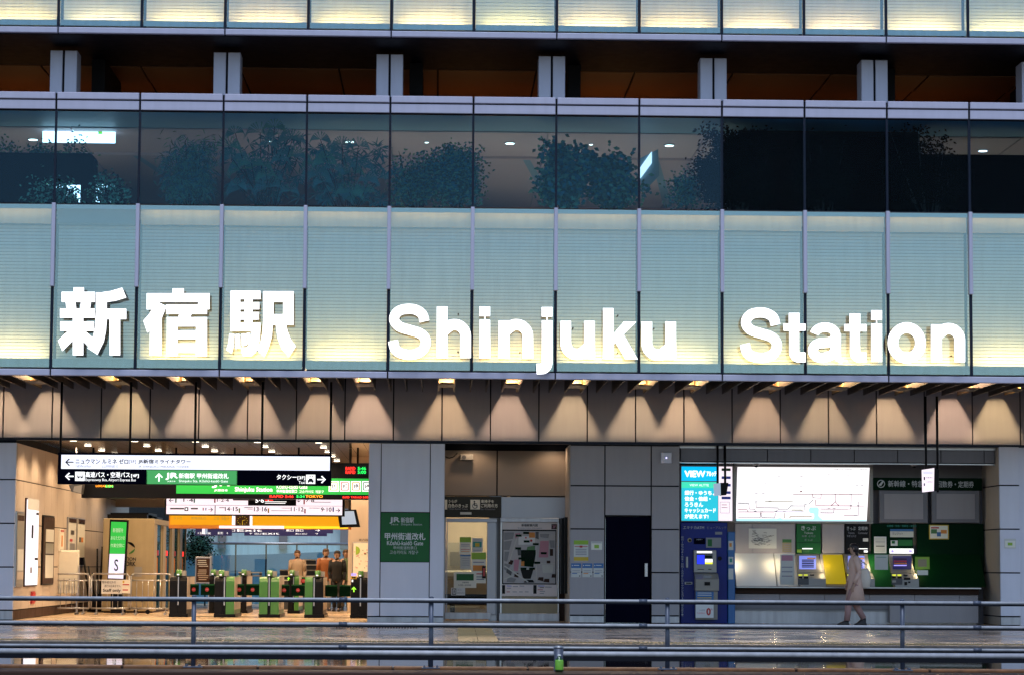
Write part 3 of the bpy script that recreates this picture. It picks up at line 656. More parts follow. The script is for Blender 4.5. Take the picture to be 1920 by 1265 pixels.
# ------------------------------------------------------------------ plants behind the windows
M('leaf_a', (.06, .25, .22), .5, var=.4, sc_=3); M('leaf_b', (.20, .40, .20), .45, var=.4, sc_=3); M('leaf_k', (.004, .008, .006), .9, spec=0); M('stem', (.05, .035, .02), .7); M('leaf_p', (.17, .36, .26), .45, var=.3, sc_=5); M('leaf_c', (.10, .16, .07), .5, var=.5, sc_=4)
def leafq(mb, c, d, ln, wd, m):
    d = d.normalized(); s = d.cross(Vector((random.uniform(-.4, .4), -1, random.uniform(-.4, .4))))
    s = s.normalized()*wd if s.length > .01 else Vector((wd, 0, 0))
    mb.add([c, c+d*ln*.5+s, c+d*ln+Vector((0, 0, -ln*.12)), c+d*ln*.5-s], [(0, 1, 2, 3)], m)
def plant(kind, x0, y0, x1, y1, Y, label, seed, mats=('leaf_a', 'leaf_b', 'leaf_c'), name='potted_shrub', cat='plant', dens=1.0):
    random.seed(seed); a, b, c, e = RC(x0, y0, x1, y1, Y); cx = (a+c)/2; hw = (c-a)/2; h = e-b
    t = thing(name, label, cat, (cx, Y, 7.5), 'plants behind the upper windows'); f = MB(); s = MB()
    if kind == 'fan':
        n = int(17*dens)
        for i in range(n*3):                             # shaded inner leaves behind the fans
            c0_ = Vector((cx+random.uniform(-1, 1)*hw*.85, Y+random.uniform(.25, .5), b+random.random()**.8*h*.85))
            for k in range(9): leafq(f, c0_, Vector((random.uniform(-1, 1), -.2, random.uniform(-1, .6))), random.uniform(.16, .26), .012, mats[0])
        for i in range(n):
            u, v = -1+2*(i+random.uniform(.1, .9))/n, random.random()**.75
            c0_ = Vector((cx+random.choice((u, random.uniform(-1, 1)))*hw*.85, Y+random.uniform(-.25, .12), b+v*h*.9)); base = Vector((cx+u*hw*.3, Y+.1, b-.1))
            s.cyl(base, c0_, .007, 'stem', 4); L = random.uniform(.24, .38); rot = random.uniform(-.5, .5)
            for k in range(17):
                an = R(-100+200*k/16+random.uniform(-3, 3))+rot; dd = Vector((math.sin(an), -.35, math.cos(an)*.55-.12)).normalized()
                side = dd.cross(Vector((0, -1, .2))).normalized()*.011
                mid = c0_+dd*L*.62; tip = mid+Vector((dd.x*.25, -.05, -.42 if abs(an) > .5 else -.15))*L
                f.add([c0_, mid+side, tip, mid-side], [(0, 1, 2, 3)], 'leaf_p' if i % 4 else mats[1])
    else:
        nb = int(9*dens); 
        for i in range(nb):
            ang = random.uniform(-1, 1); hgt = random.uniform(.35, 1)*h
            p0 = Vector((cx+ang*hw*.15, Y, b-.15)); p1 = Vector((cx+ang*hw*.9*random.uniform(.4, 1), Y+random.uniform(-.3, .3), b+hgt*.85))
            s.cyl(p0, p1, .012, 'stem', 5, .005)
            for cl in range(int(5*dens)):
                q = p0.lerp(p1, random.uniform(.35, 1.0))+Vector((random.uniform(-.16, .16), random.uniform(-.15, .15), random.uniform(-.1, .12)))
                q.x = max(a, min(c, q.x)); q.z = min(e, q.z)
                for k in range(int(34 if kind == 'leafy' else 24)):
                    o = Vector((random.gauss(0, .12), random.gauss(0, .10), random.gauss(0, .095)))
                    d = Vector((random.uniform(-1, 1), random.uniform(-.8, .3), random.uniform(-.6, .7)))
                    if kind == 'bamboo': leafq(f, q+o, Vector((d.x, d.y*.5, d.z-.5)), random.uniform(.1, .17), .009, mats[(k*7+i) % len(mats)])
                    elif kind == 'broad': leafq(f, q+o, d, random.uniform(.09, .14), .035, mats[(k*7+i) % len(mats)])
                    else: leafq(f, q+o, d, random.uniform(.055, .09), .018, mats[(k*7+i) % len(mats)])
    f.build('foliage', t); s.build('stem', t); return t
plant('leafy', 40, 250, 215, 380, 1.5, 'leafy tree in front of the bright white screens at the far left window', 1, name='indoor_tree', dens=1.4)
plant('leafy', -60, 255, 60, 380, 1.8, 'leafy shrub cut off by the left picture edge behind the window', 2)
plant('bamboo', 300, 240, 425, 385, 1.2, 'feathery bamboo like plant in the third window from the left', 3, name='bamboo_plant', dens=1.6)
plant('fan', 415, 225, 575, 385, 1.3, 'tall fan palm reaching highest behind the fourth window', 4, name='fan_palm', dens=1.5)
plant('fan', 572, 250, 735, 385, 1.1, 'fan palm with wide drooping leaves behind the fifth window', 5, name='fan_palm', dens=1.4)
plant('leafy', 735, 262, 830, 385, 1.4, 'small leaved shrub directly right of the fan palms', 6, dens=1.3)
plant('leafy', 790, 238, 925, 385, 1.2, 'tall glossy shrub whose branches reach into the sixth window', 7, dens=1.8)
plant('broad', 1000, 250, 1120, 385, 1.2, 'broad leaved shrub standing free in the seventh window, left half', 8, dens=1.5)
plant('broad', 1090, 262, 1205, 385, 1.3, 'broad leaved shrub leaning toward the slanted lit sign', 9, dens=1.4)
plant('leafy', 1258, 300, 1315, 385, 1.3, 'small shrub just left of the black foliage', 10, dens=.8)
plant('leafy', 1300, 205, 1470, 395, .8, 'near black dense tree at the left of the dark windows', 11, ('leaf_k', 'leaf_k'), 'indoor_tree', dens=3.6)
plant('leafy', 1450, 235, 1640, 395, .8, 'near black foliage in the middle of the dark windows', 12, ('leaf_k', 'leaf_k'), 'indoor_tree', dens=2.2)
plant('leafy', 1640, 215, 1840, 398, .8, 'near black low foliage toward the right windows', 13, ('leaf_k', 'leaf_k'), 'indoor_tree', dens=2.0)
t = thing('added_partition', 'large black partition added for the dark area of the right hand windows', 'partition', U(1600, 400, 1.6))  # black panels added to stand in for a dark reflection in these panes
MB().box(U(1385, 300, 1.6).x, 1.6, 7.5, U(1722, 300, 1.6).x, 1.66, 9.26, 'void_black').build('panel', t)  # added black panel, stands in for the dark reflection
MB().box(U(1722, 300, 1.6).x+.005, 1.6, 7.5, U(1990, 300, 1.6).x, 1.65, U(1800, 290, 1.6).z, 'void_black').build('added_low_panel', t)
t = thing('black_cabinet', 'black rounded cabinet standing inside the far left window', 'cabinet', U(60, 384, .9))
c = MB(); a = RC(-80, 286, 174, 386, .9); rr = .08; pts = []
for cx_, cz_, a0 in ((a[2]-rr, a[3]-rr, 90), (a[0]+rr, a[3]-rr, 180)):
    pts += [(cx_+rr*math.cos(R(a0-90+k*15+(0 if a0 == 90 else 90)*0)), cz_+rr*math.sin(R(a0-90+k*15))) for k in range(7)]
pts += [(a[0], 7.5), (a[2], 7.5)]; c.poly(pts, .9, .6, 'void_black'); c.build('case', t)
t = thing('lit_screen', 'bright white wide screen high behind the far left tree', 'screen', U(150, 268, 2.5))
MB().pr(80, 241, 216, 268, 2.5, 'win_white', .04).build('screen_face', t); MB().pr(184, 241.5, 192, 252, 2.49, 'arrow_green', .008).build('green_mark', t)
random.seed(8)
for nm, (q0, q1, q2, q3), lb in (('lit_screen', (84, 347, 150, 379), 'small bright white display low in front of the black cabinet'), ('lit_screen', (180, 346, 214, 380), 'small bright white display low right of the black cabinet')):
    Yq = .8; t = thing(nm, lb, 'screen', U((q0+q2)/2, q3, Yq)); MB().pr(q0, q1, q2, q3, Yq, 'win_white', .03).build('screen_face', t); MB().pr(q0-1, q1-1, q2+1, q3+2, Yq+.031, 'black', .03).build('case', t)
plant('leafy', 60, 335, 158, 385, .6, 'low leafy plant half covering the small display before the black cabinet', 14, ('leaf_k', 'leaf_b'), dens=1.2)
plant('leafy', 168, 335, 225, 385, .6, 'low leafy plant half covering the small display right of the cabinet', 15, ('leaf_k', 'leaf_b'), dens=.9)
t = thing('slanted_sign', 'slanted white lit hanging sign seen between two plants behind the glass', 'sign', U(1212, 360, 3))
c = MB(); 
c.ppoly([(1198, 318), (1222, 284), (1222, 306), (1200, 336)], 3, .03, 'screen_white'); c.build('sign_face', t)
MB().ppoly([(1195, 300), (1234, 280), (1236, 330), (1205, 362)], 3.04, .05, 'ceil_teal').build('sign_back', t)
# ------------------------------------------------------------------ hanging signs
def rods(mb, pxs, y0, y1, Y, r=.022, m='black'):
    for p in pxs:
        a, b = U(p, y0, Y), U(p, y1, Y); mb.cyl((a.x, Y+.05, b.z), (a.x, Y+.05, a.z), r, m, 8)
def arrow(mb, px, py, s, ang, Y, m, th=.16):
    def q(u, v): c_, s_ = math.cos(R(ang)), math.sin(R(ang)); return (px+s*(u*c_-v*s_), py-s*(u*s_+v*c_))
    mb.ppoly([q(-1, -th), q(.8, -th), q(.8, th), q(-1, th)], Y-.004, .003, m)
    mb.ppoly([q(1, 0), q(.1, .9), q(-.15, .72), q(.62, 0)], Y-.006, .003, m); mb.ppoly([q(1, 0), q(.1, -.9), q(-.15, -.72), q(.62, 0)], Y-.008, .003, m)
Yn = 2.3
t = thing('direction_sign', 'long navy and white hanging direction sign with bus and taxi pictograms', 'sign', U(365, 908, Yn))
c = MB(); rods(c, (115.5, 245.5, 367, 492.5, 621), 715, 852, Yn); c.build('hanger_rod', t)
MB().pr(111.5, 849.5, 618.5, 908, Yn, 'navy', .16, .01).build('frame', t)
Y = Yn-.004
c = MB().pr(118, 853.5, 616, 879.5, Y, 'box_white', .01)
arrow(c, 130, 865.5, 8, 180, Y, 't_black', .13)
c.text('ニュウマン', 142, 859.5, 187, 868.5, Y, 't_black', .03).text('NEWoMan', 142, 871, 171, 875.5, Y, 't_grey').text('ルミネ ゼロ', 192, 859.5, 240, 868.5, Y, 't_black', .03).text('[5F]', 242, 861, 255, 869, Y, 't_black').text('LUMINE 0', 192, 871, 221, 876, Y, 't_grey')
c.text('JR新宿ミライナタワー', 260, 860.5, 357, 869.5, Y, 't_black', .03).text('JR SHINJUKU MIRAINA TOWER', 260, 872, 354, 877.5, Y, 't_grey')
c.build('white_panel', t)
c = MB().pr(118, 882, 275, 906, Y, 'navy', .01)
arrow(c, 130, 892, 8, 180, Y, 't_white', .15); c.pr(141, 883.5, 158.5, 900.5, Y-.005, 't_white', .003)
c.pr(144, 889, 156, 894, Y-.01, 't_black', .003).pr(145, 890, 155, 892, Y-.014, 't_white', .003).pr(146, 894, 148.5, 896, Y-.01, 't_black', .003).pr(152, 894, 154.5, 896, Y-.01, 't_black', .003)
c.text('高速バス・空港バス', 161, 884, 243, 894, Y, 't_white', .02).text('[4F]', 246, 888, 260, 895, Y, 't_white', .02).text('Expressway Bus, Airport Express Bus', 161, 896, 254, 902.5, Y, 't_white')
c.build('bus_panel', t)
c = MB().pr(275.5, 881, 443.5, 907, Y, 'box_green', .01)
arrow(c, 298, 894, 8, 90, Y, 't_white', .15); c.text('JR', 311, 886, 333, 898, Y, 't_white', .06).text('JR東日本', 314, 900, 329, 903, Y, 't_white').text('新宿駅 甲州街道改札', 336, 886.5, 428, 896, Y, 't_white', .02).text('Shinjuku Sta. Kōshū-kaidō Gate', 336, 898.5, 427, 904.5, Y, 't_white')
c.build('green_panel', t)
c = MB().pr(444, 881, 616, 907, Y, 'navy', .01)
c.text('タクシー', 519, 889, 556, 898, Y, 't_white', .02).text('[3F]', 558, 892, 572, 899, Y, 't_white', .02).text('Taxi', 560, 901, 572, 906, Y, 't_white')
c.pr(574, 889, 591, 906, Y-.005, 't_white', .003).text('TAXI', 575.5, 890, 589.5, 893.5, Y-.006, 't_black', .03).pr(577, 899, 588, 902.5, Y-.01, 't_black', .003).pr(579, 896, 586, 899, Y-.01, 't_black', .003).pr(577.5, 902, 580, 904, Y-.01, 't_black', .003).pr(585, 902, 587.5, 904, Y-.01, 't_black', .003)
arrow(c, 603, 898, 8, 0, Y, 't_white', .15); c.build('taxi_panel', t)
# departure board with the green station strip
Yg = 7.6
t = thing('departure_board', 'black led departure board over a bright green station name strip', 'sign', U(430, 935, Yg))
c = MB(); rods(c, (175, 330, 440, 560, 671), 838, 868, Yg); c.build('hanger_rod', t)
MB().pr(157, 866, 760, 934, Yg, 'black', .25, .01).build('case', t)
Y = Yg-.006
c = MB().pr(645, 868, 760, 890, Y, 'black_gloss', .01)
c.text('RAPID', 648.5, 874.5, 666, 880, Y, 'led_red', .07).text('RAPID', 648.5, 881.5, 666, 887, Y, 'led_red', .07).text('5:46', 671, 874.5, 686, 880, Y, 'led_green', .05).text('5:00', 671, 881.5, 686, 887, Y, 'led_green', .05)
c.build('time_display', t); c = MB(); c.text('LOCAL 5:02', 180, 908.5, 212, 912, Y, 'led_orange', .05); c.text('5:04', 198, 908.5, 212, 912.8, Y-.01, 'led_green', .05)
c.build('led_row', t)
c = MB().pr(333, 895.5, 760, 925.5, Y, 'box_green2', .01)
c.text('JR', 398, 899, 431, 913, Y, 't_white', .06).text('JR東日本', 402, 916, 427, 921, Y, 't_white', .02).text('Shinjuku Station', 441, 912.5, 510, 923, Y, 't_white', .02).text('Kōshū-kaidō Gate', 519, 907.5, 576, 915.5, Y, 't_white').text('甲州街道检票口', 519, 917, 556.5, 923, Y, 't_white', .01).text('고슈카이도 개찰구', 561, 918, 607, 923.5, Y, 't_white')
for k, (tx, cm) in enumerate((('JY', 'lime'), ('JC', 'red'), ('JB', 'yellow'), ('JA', 'teal_paint'))):
    x = 616.5+k*20.8; c.pr(x, 901, x+18.5, 920.5, Y-.004, 't_white', .003).pr(x+2, 903, x+16.5, 918.5, Y-.008, cm, .003).pr(x+3.8, 904.8, x+14.7, 916.7, Y-.012, 't_white', .003).text(tx, x+4.8, 907, x+13.7, 914.5, Y-.013, 't_black', .04)
c.build('green_strip', t)
c = MB(); c.text('RAPID 5:46', 506, 927.5, 550, 932, Y, 'led_red', .06).text('5:34', 556, 927.5, 571, 932, Y, 'led_green', .04).text('TOKYO', 573, 927.5, 605, 932, Y, 'led_orange', .05).text('RAPID', 643, 929.5, 655, 933, Y, 'led_red', .07).text('TAKAO 5:00', 658, 929.5, 690, 933, Y, 'led_red', .07)
c.build('led_row', t)
# round top clock
t = thing('hanging_clock', 'dark clock with green digits hanging just under the green strip', 'clock', U(460, 938, 8.3))
c = MB().pr(437, 920, 478, 937, 8.3, 'black', .1, .01); c.build('case', t)
c = MB()
for k, dg in enumerate('87654'):
    an = -60+30*k; x = 457.5+14*math.sin(R(an)); y = 921+9.5*math.cos(R(an)); c.text(dg, x-1.8, y-2.4, x+1.8, y+2.4, 8.296, 'led_green')
c.build('dial', t)
# platform number sign
Yq = 8.8
t = thing('platform_sign', 'pale pink backlit platform number sign with a black centre panel', 'sign', U(478, 966, Yq))
MB().pr(311, 929, 644.5, 966, Yq, 'black', .14, .008).build('frame', t)
Y = Yq-.006
c = MB().pr(314, 930.5, 640, 963.5, Y, 'box_pink', .01)
c.pr(314, 946.6, 640, 947.2, Y-.003, 'grey_dk', .002).pr(402.5, 947, 404, 963, Y-.004, 'black', .003).pr(465.5, 930.5, 555, 946.5, Y-.004, 'black', .003)
for s_, x0_, x1_, y0_, y1_ in (('14·15', 422, 446, 949.5, 957), ('13·16', 476.5, 500.5, 949.5, 957.5), ('11·12', 545.5, 569, 950, 957.5), ('9·10', 602, 621.5, 950.5, 958)): c.text(s_, x0_, y0_, x1_, y1_, Y, 't_black', .03)
for s_, x0_, x1_, y0_, y1_ in (('1·2·4', 407, 429, 934, 939.5), ('1·4', 344, 362, 934, 939.5), ('7·8', 573, 589, 935.5, 940.5)): c.text(s_, x0_, y0_, x1_, y1_, Y, 't_black', .03)
c.text('5·6', 479, 933, 495, 941, Y-.006, 't_white', .03); c.pr(497, 939, 537, 940.2, Y-.01, 't_white', .002).pr(497, 942, 535, 943, Y-.01, 't_white', .002)
c.pr(497, 936, 512, 937.4, Y-.01, 'led_red', .002); c.pr(502, 936, 504, 937.4, Y-.012, 't_white', .002)
for px_, cm, y_ in ((447.5, 'lime', 952), (502, 'yellow', 952), (570.5, 'red', 953), (623.5, 'line_blue', 950), (401.5, 'red', 933), (569, 'red', 936), (328.5, 'teal_paint', 933), (363, 'teal_paint', 933)): c.pr(px_, y_, px_+2.6, y_+8.5, Y-.005, cm, .003)
arrow(c, 395, 954.5, 4.5, 0, Y, 't_black', .12); arrow(c, 633.5, 956, 4.5, 0, Y, 't_black', .12); arrow(c, 321, 937, 4.5, 180, Y, 't_black', .12); arrow(c, 560, 937, 4, 270, Y, 't_black', .12)
for a_ in ((319, 951, 345, 954, 't_grey'), (346, 950, 353, 957, 't_black'), (358, 951, 371, 954, 't_grey'), (380, 951, 382, 956, 'red'), (385, 951, 387, 956, 'line_blue'), (411, 950, 421, 951.5, 't_grey'), (458, 950, 474, 951.3, 't_grey'), (464, 953, 474, 954, 't_grey'), (528, 951, 544, 952, 't_grey'), (508, 956, 544, 957, 't_grey'), (580, 951, 600, 952, 't_grey'), (588, 940, 620, 941, 't_grey')): c.pr(*a_[:4], Y-.005, a_[4], .002)
c.pr(348, 952, 351, 955, Y-.009, 't_white', .002)
c.build('sign_face', t)
# amber sign
Ya = 11.2
t = thing('amber_sign', 'wide glowing amber hanging sign above the ticket gates', 'sign', U(490, 991, Ya))
MB().pr(319, 963, 657, 990.5, Ya, 'orange', .12, .006).build('case', t)
Y = Ya-.006; c = MB().pr(320, 963, 434.5, 983, Y, 'box_amber', .01).pr(474, 963, 650, 985, Y, 'box_amber', .01).pr(533, 985.3, 652, 990, Y, 'box_yellow', .01)
c.text('メトロ', 326, 968, 341, 973, Y, 'line_olive').text('新南改札口', 359, 968, 386, 973, Y, 'line_olive').text('고슈 개찰구', 401, 968, 430, 974, Y, 'line_olive')
c.pr(411, 984.5, 456.5, 989.5, Y, 'box_pink', .01).pr(457.5, 984.5, 532.5, 990, Y, 'box_pink', .01).pr(435, 963, 441, 983, Y, 'box_white', .01).pr(468.5, 964, 473.5, 984, Y, 'box_white', .01)
c.build('sign_face', t)
t = thing('square_clock', 'square dark olive analogue clock in the middle of the amber sign', 'clock', U(454.5, 985, Ya-.1))
Y = Ya-.12; MB().pr(442, 965.5, 467.5, 984.5, Y, 'brown', .1, .006).build('case', t)
c = MB()
for k in range(12):
    an = R(30*k); x = 454.5+9*math.sin(an); y = 975-7.5*math.cos(an); c.pr(x-.7, y-.7, x+.7, y+.7, Y-.004, 'shelf_yellow', .003)
c.ppoly([(454, 975), (455, 975), (455.5, 982), (454, 982)], Y-.006, .003, 'shelf_yellow').ppoly([(454.5, 974.4), (454.5, 975.6), (460, 974), (460, 973)], Y-.01, .003, 'shelf_yellow'); c.build('dial', t)
# dark exit signs in the distance
Yx = 17.5
for (x0, y0, x1, y1, dy, lb) in ((395, 985, 623, 998, 0, 'upper long dark blue exit sign hanging at the back of the hall'), (459, 994, 612, 1003.5, .8, 'lower dark blue exit sign hanging at the back of the hall'), (367, 985, 434, 1003, -1.5, 'dark sign with violet route blocks at the left back of the hall')):
    Y = Yx+dy; t = thing('exit_sign', lb, 'sign', U((x0+x1)/2, y1, Y), 'dark signs at the hall back')
    MB().pr(x0, y0, x1, y1, Y, 'dark_blue_scr', .1).build('case', t); c = MB()
    yy = y1-9
    for (u, s_, w_) in ((.06, '←', .03), (.12, '出口', .08), (.22, 'Exit', .2), (.62, '東口 西口', .14), (.86, '→', .04)):
        c.text(s_, x0+(x1-x0)*u, yy+2, x0+(x1-x0)*(u+w_), yy+6.5, Y, 't_white')
    if dy == -1.5: c.pr(379, 989, 384, 1000, Y-.006, 'box_pink', .003).pr(384.5, 989, 389, 1000, Y-.006, 'mon_blue', .003)
    c.build('sign_face', t)
    c = MB(); rods(c, (x0+8, x1-8), 940, y0, Y, .02); c.build('hanger_rod', t)
# tilted monitor
t = thing('tilted_monitor', 'black framed grey blue monitor tilted down at the right end of the amber sign', 'monitor', U(655, 987, 9.6))
Y = 9.6
MB().ppoly([(632, 956), (668, 954), (675.5, 987), (637, 988)], Y, .06, 'black').build('frame', t)
MB().ppoly([(640, 957.5), (663.5, 957), (668.5, 981.5), (641.5, 982.5)], Y-.004, .01, 'mon_blue').build('screen', t)
c = MB(); rods(c, (657,), 840, 956, Y, .03, 'grey_dk'); c.build('hanger_rod', t)
t = thing('hall_camera_box', 'brown grey loudspeaker box hanging under the left end of the navy sign', 'loudspeaker', U(142, 925, 7))
MB().ppoly([(129, 908), (156, 906), (153, 925), (134, 921)], 7, .25, 'grey_dk').build('case', t); MB().ppoly([(139, 911), (154, 908), (152, 924), (137, 920)], 6.99, .01, 'machine').build('grille', t)
c = MB(); rods(c, (143,), 838, 908, 7, .02, 'grey_dk'); c.build('bracket', t)
# ------------------------------------------------------------------ left part of the hall
def sidepanel(name, label, cat, x0, y0, x1, y1, m, frame='brown', extra=None, group=None):
    """flat poster case on the hall side wall, seen at a steep angle"""
    X = xl+.03; a = S(x0, (y0+y1)/2, X); b = S(x1, (y0+y1)/2, X); zt = S(x0, y0, X).z; zb_ = S(x0, y1, X).z
    t = thing(name, label, cat, (X, a.y, zb_), group)
    MB().box(X-.03, a.y, zb_, X, b.y, zt, frame).build('frame', t); MB().box(X+.001, a.y+.02*(b.y-a.y), zb_+.03, X+.012, b.y-.02*(b.y-a.y), zt-.03, m).build('face', t)
    if extra:
        c = MB()
        for (u0, v0, u1, v1, mm) in extra: c.box(X+.013, a.y+u0*(b.y-a.y), zt+(zb_-zt)*v1, X+.018, a.y+u1*(b.y-a.y), zt+(zb_-zt)*v0, mm)
        c.build('print', t)
    return t
sidepanel('display_case', 'narrow cream poster case nearest the street on the hall side wall', 'poster', 30, 957, 44, 1100, 'machine', 'steel', [(.1, .5, .9, .78, 'paper'), (.1, .8, .9, .9, 'warm_wall'), (.1, .05, .9, .12, 'brown')], 'posters on the hall side wall')
sidepanel('lit_poster', 'tall glowing white poster case on the hall side wall', 'poster', 48, 932, 71, 1099, 'box_white', 'brown', [(.05, .0, .95, .13, 't_lt'), (.4, .3, .55, .45, 't_black'), (.75, .15, .95, .18, 't_black'), (.7, .67, .95, .7, 't_black'), (.35, .78, .5, .85, 't_grey')], 'posters on the hall side wall')
sidepanel('notice_board', 'dark framed notice board with pale green sheets behind the white barrier board', 'notice board', 80, 964, 101, 1096, 'brown', 'black', [(.2, .2, .9, .38, 'paper'), (.2, .4, .9, .55, 'machine'), (.2, .57, .9, .9, 'paper')], 'posters on the hall side wall')
sidepanel('wall_poster', 'thin cream poster with a red heading on the hall side wall', 'poster', 112, 990, 119, 1032, 'cream', 'cream', [(.1, .05, .9, .14, 'red'), (.3, .3, .6, .8, 'orange')], 'posters on the hall side wall')
sidepanel('wall_poster', 'tall grey framed poster left of the poster with the brown top', 'poster', 127, 968, 142, 1050, 'paper', 'steel', [(.05, .03, .95, .12, 'brown'), (.3, .3, .7, .4, 'grey_dk'), (.2, .5, .5, .56, 'red'), (.2, .6, .8, .8, 'grey')], 'posters on the hall side wall')
sidepanel('wall_poster', 'tall poster with brown top and navy foot next to the dark booths', 'poster', 144.5, 970, 158, 1060, 'cream', 'steel', [(.05, .02, .95, .12, 'brown'), (.35, .08, .6, .2, 'cream'), (.2, .4, .45, .5, 'grey_dk'), (.5, .4, .75, .5, 'orange'), (.1, .82, .95, .98, 'navy')], 'posters on the hall side wall')
sidepanel('wall_sticker', 'small red fire notice low on the hall side wall', 'sticker', 60, 1108, 66, 1131, 'red', 'red', None)
# work booths
Ybo = G(230, 1148).y
a = U(192, 1060, Ybo).x; b = U(288, 1060, Ybo).x; zt = U(240, 971, Ybo).z
t = thing('work_booth', 'row of four olive beige booth cabins with a round green logo on one end', 'booth', ((a+b)/2, Ybo, 0))
yend = Ybo
c = MB().bbox(a, Ybo, .04, b, Ybo+.05, zt, 'booth', .01); c.build('end_wall', t)
pitch = 1.9; Yl = [Ybo+.05+pitch*k for k in range(5)]
c = MB().box(a, Ybo+.05, .04, a+.05, Yl[4], zt, 'booth').box(a, Ybo+.05, zt-.12, b, Yl[4], zt-.003, 'booth'); c.box(a+.05, Ybo+.05, .0, b-.02, Yl[4], .04, 'brown'); c.build('shell', t)
for k in range(4):
    d = MB(); y0 = Yl[k]; d.box(b-.5, y0, .04, b-.004, y0+.62, zt-.125, 'booth'); d.box(a+.05, y0+pitch-.3, .04, b-.01, y0+pitch-.24, zt-.125, 'booth'); d.build('cabin_wall', t)
    e = MB().box(b-.06, y0+.63, .04, b-.03, y0+pitch-.31, zt-.13, 'window_glass'); dr = e.build('door', t)
    MB().box(b-.025, y0+.75, .9, b-.0, y0+.78, 1.25, 'orange').box(b-.028, y0+.75, 1.3, b-.002, y0+.95, 1.42, 'led_red' if k % 2 else 'red').build('door_handle', dr)
c = MB(); 
for (p0, p1, hh) in ((.0, .25, .10), (.12, .7, .14), (.6, 1.3, .08)): c.box(a+.05+.3*p0, Ybo+.3+p0*2, zt, b-.2, Ybo+.9+p1*2, zt+hh, 'black')
c.build('roof_unit', t)
c = MB(); Yf = Ybo-.006
o = U(247, 1027, Yf); 
def disc(c, px, py, rp, a0, a1, Y, m, r0=0):
    pts = [(px+rp*math.cos(R(a0+(a1-a0)*k/14)), py-rp*math.sin(R(a0+(a1-a0)*k/14))) for k in range(15)]
    if r0: pts += [(px+r0*math.cos(R(a1-(a1-a0)*k/14)), py-r0*math.sin(R(a1-(a1-a0)*k/14))) for k in range(15)]
    c.ppoly(pts, Y, .003, m)
disc(c, 242, 1026, 11, 0, 110, Yf, 'black'); disc(c, 243, 1027, 10, -100, 0, Yf, 'gate_green'); disc(c, 240, 1027, 10, 110, 250, Yf, 'red')
c.text('STATION', 222, 1044, 254.5, 1050, Ybo, 't_black', .03).text('WORK', 226, 1052, 254, 1060, Ybo, 't_black', .04)
c.pr(252, 1062, 266, 1080, Yf, 'machine', .003); c.build('logo', t)
# digital sign in front
Yds = Ybo-.6
t = thing('digital_sign', 'tall slim digital signboard showing green and white halves, in front of the booths', 'sign', U(222, 1090, Yds))
MB().ppoly([(206, 973), (241, 974), (235, 1092), (201, 1091)], Yds, .09, 'black').build('case', t)
Y = Yds-.004
c = MB().ppoly([(208.5, 977), (237.5, 978), (234, 1037.5), (205.5, 1037)], Y, .01, 'box_green2').ppoly([(205.5, 1037.2), (234, 1037.7), (231, 1084), (202.5, 1083)], Y, .01, 'screen_lav')
c.text('新宿駅を', 212, 989, 231, 997, Y, 't_dim').text('あなただけの', 208, 1004, 234, 1011, Y, 't_dim').text('作業空間に', 207.5, 1018, 233, 1025, Y, 't_dim'); c.text('S', 214.5, 1048, 221.5, 1069, Y, 'green_dark', .01)
c.build('screen', t)
MB().box(U(208, 1090, Yds).x, Yds+.02, 0, U(229, 1090, Yds).x, Yds+.3, U(215, 1091, Yds).z+.02, 'black').build('stand', t)
# white board on wheels
Yw = G(120, 1150).y-.6
t = thing('white_board', 'cream blank board with rounded corners leaning behind the crowd barrier', 'board', U(120, 1110, Yw))
MB().pr(93, 1031, 147, 1112, Yw, 'cream', .05, .03).build('panel', t)
c = MB()
for k in range(5): c.pr(99+k*10, 1084, 100.2+k*10, 1111, Yw-.012, 'machine', .012)
c.pr(92, 1060, 93.5, 1118, Yw-.02, 'steel', .04).pr(147, 1060, 148.5, 1118, Yw-.02, 'steel', .04); c.build('frame', t)
z_ = U(120, 1112, Yw).z; a_, b_ = U(95, 1110, Yw).x, U(146, 1110, Yw).x
MB().box(a_, Yw+.01, 0, a_+.04, Yw+.05, z_+.02, 'steel').box(b_-.04, Yw+.01, 0, b_, Yw+.05, z_+.02, 'steel').box(a_, Yw-.2, 0, a_+.04, Yw+.25, .04, 'grey_dk').box(b_-.04, Yw-.2, 0, b_, Yw+.25, .04, 'grey_dk').build('stand', t)
# crowd barriers
def barrier(px0, px1, label, dy=0.):
    Y = G(200, 1150).y-1.0+dy; a = U(px0, 1076, Y).x; b = U(px1, 1076, Y).x; zt = U((px0+px1)/2, 1075, Y).z; zm = zt-.14
    t = thing('crowd_barrier', label, 'barrier', ((a+b)/2, Y, 0), 'steel barriers by the hall side wall')
    MB().tube([(a, Y, .14), (a, Y, zt-.05), (a+.05, Y, zt), (b-.05, Y, zt), (b, Y, zt-.05), (b, Y, .14), (a, Y, .14)], .019, 'steel').tube([(a, Y, zm), (b, Y, zm)], .014, 'steel').build('frame', t)
    c = MB(); n = int((b-a)/.115)
    for k in range(1, n): c.cyl((a+(b-a)*k/n, Y, .14), (a+(b-a)*k/n, Y, zm), .009, 'steel', 6)
    c.build('bars', t)
    for x in (a+.12, b-.12): MB().cyl((x, Y-.22, .03), (x, Y+.22, .03), .02, 'steel', 6).cyl((x, Y, .03), (x, Y, .15), .018, 'steel', 6).build('leg', t)
    return t
barrier(82, 168, 'steel crowd barrier before the blank cream board'); barrier(172, 242, 'steel crowd barrier carrying the staff only notice', .05); barrier(246, 322, 'steel crowd barrier between the staff only notice and the ticket gates', .1)
Ysn = G(200, 1150).y-1.06
t = thing('staff_notice', 'white staff only notice hung on the middle crowd barrier', 'sign', U(216, 1112, Ysn))
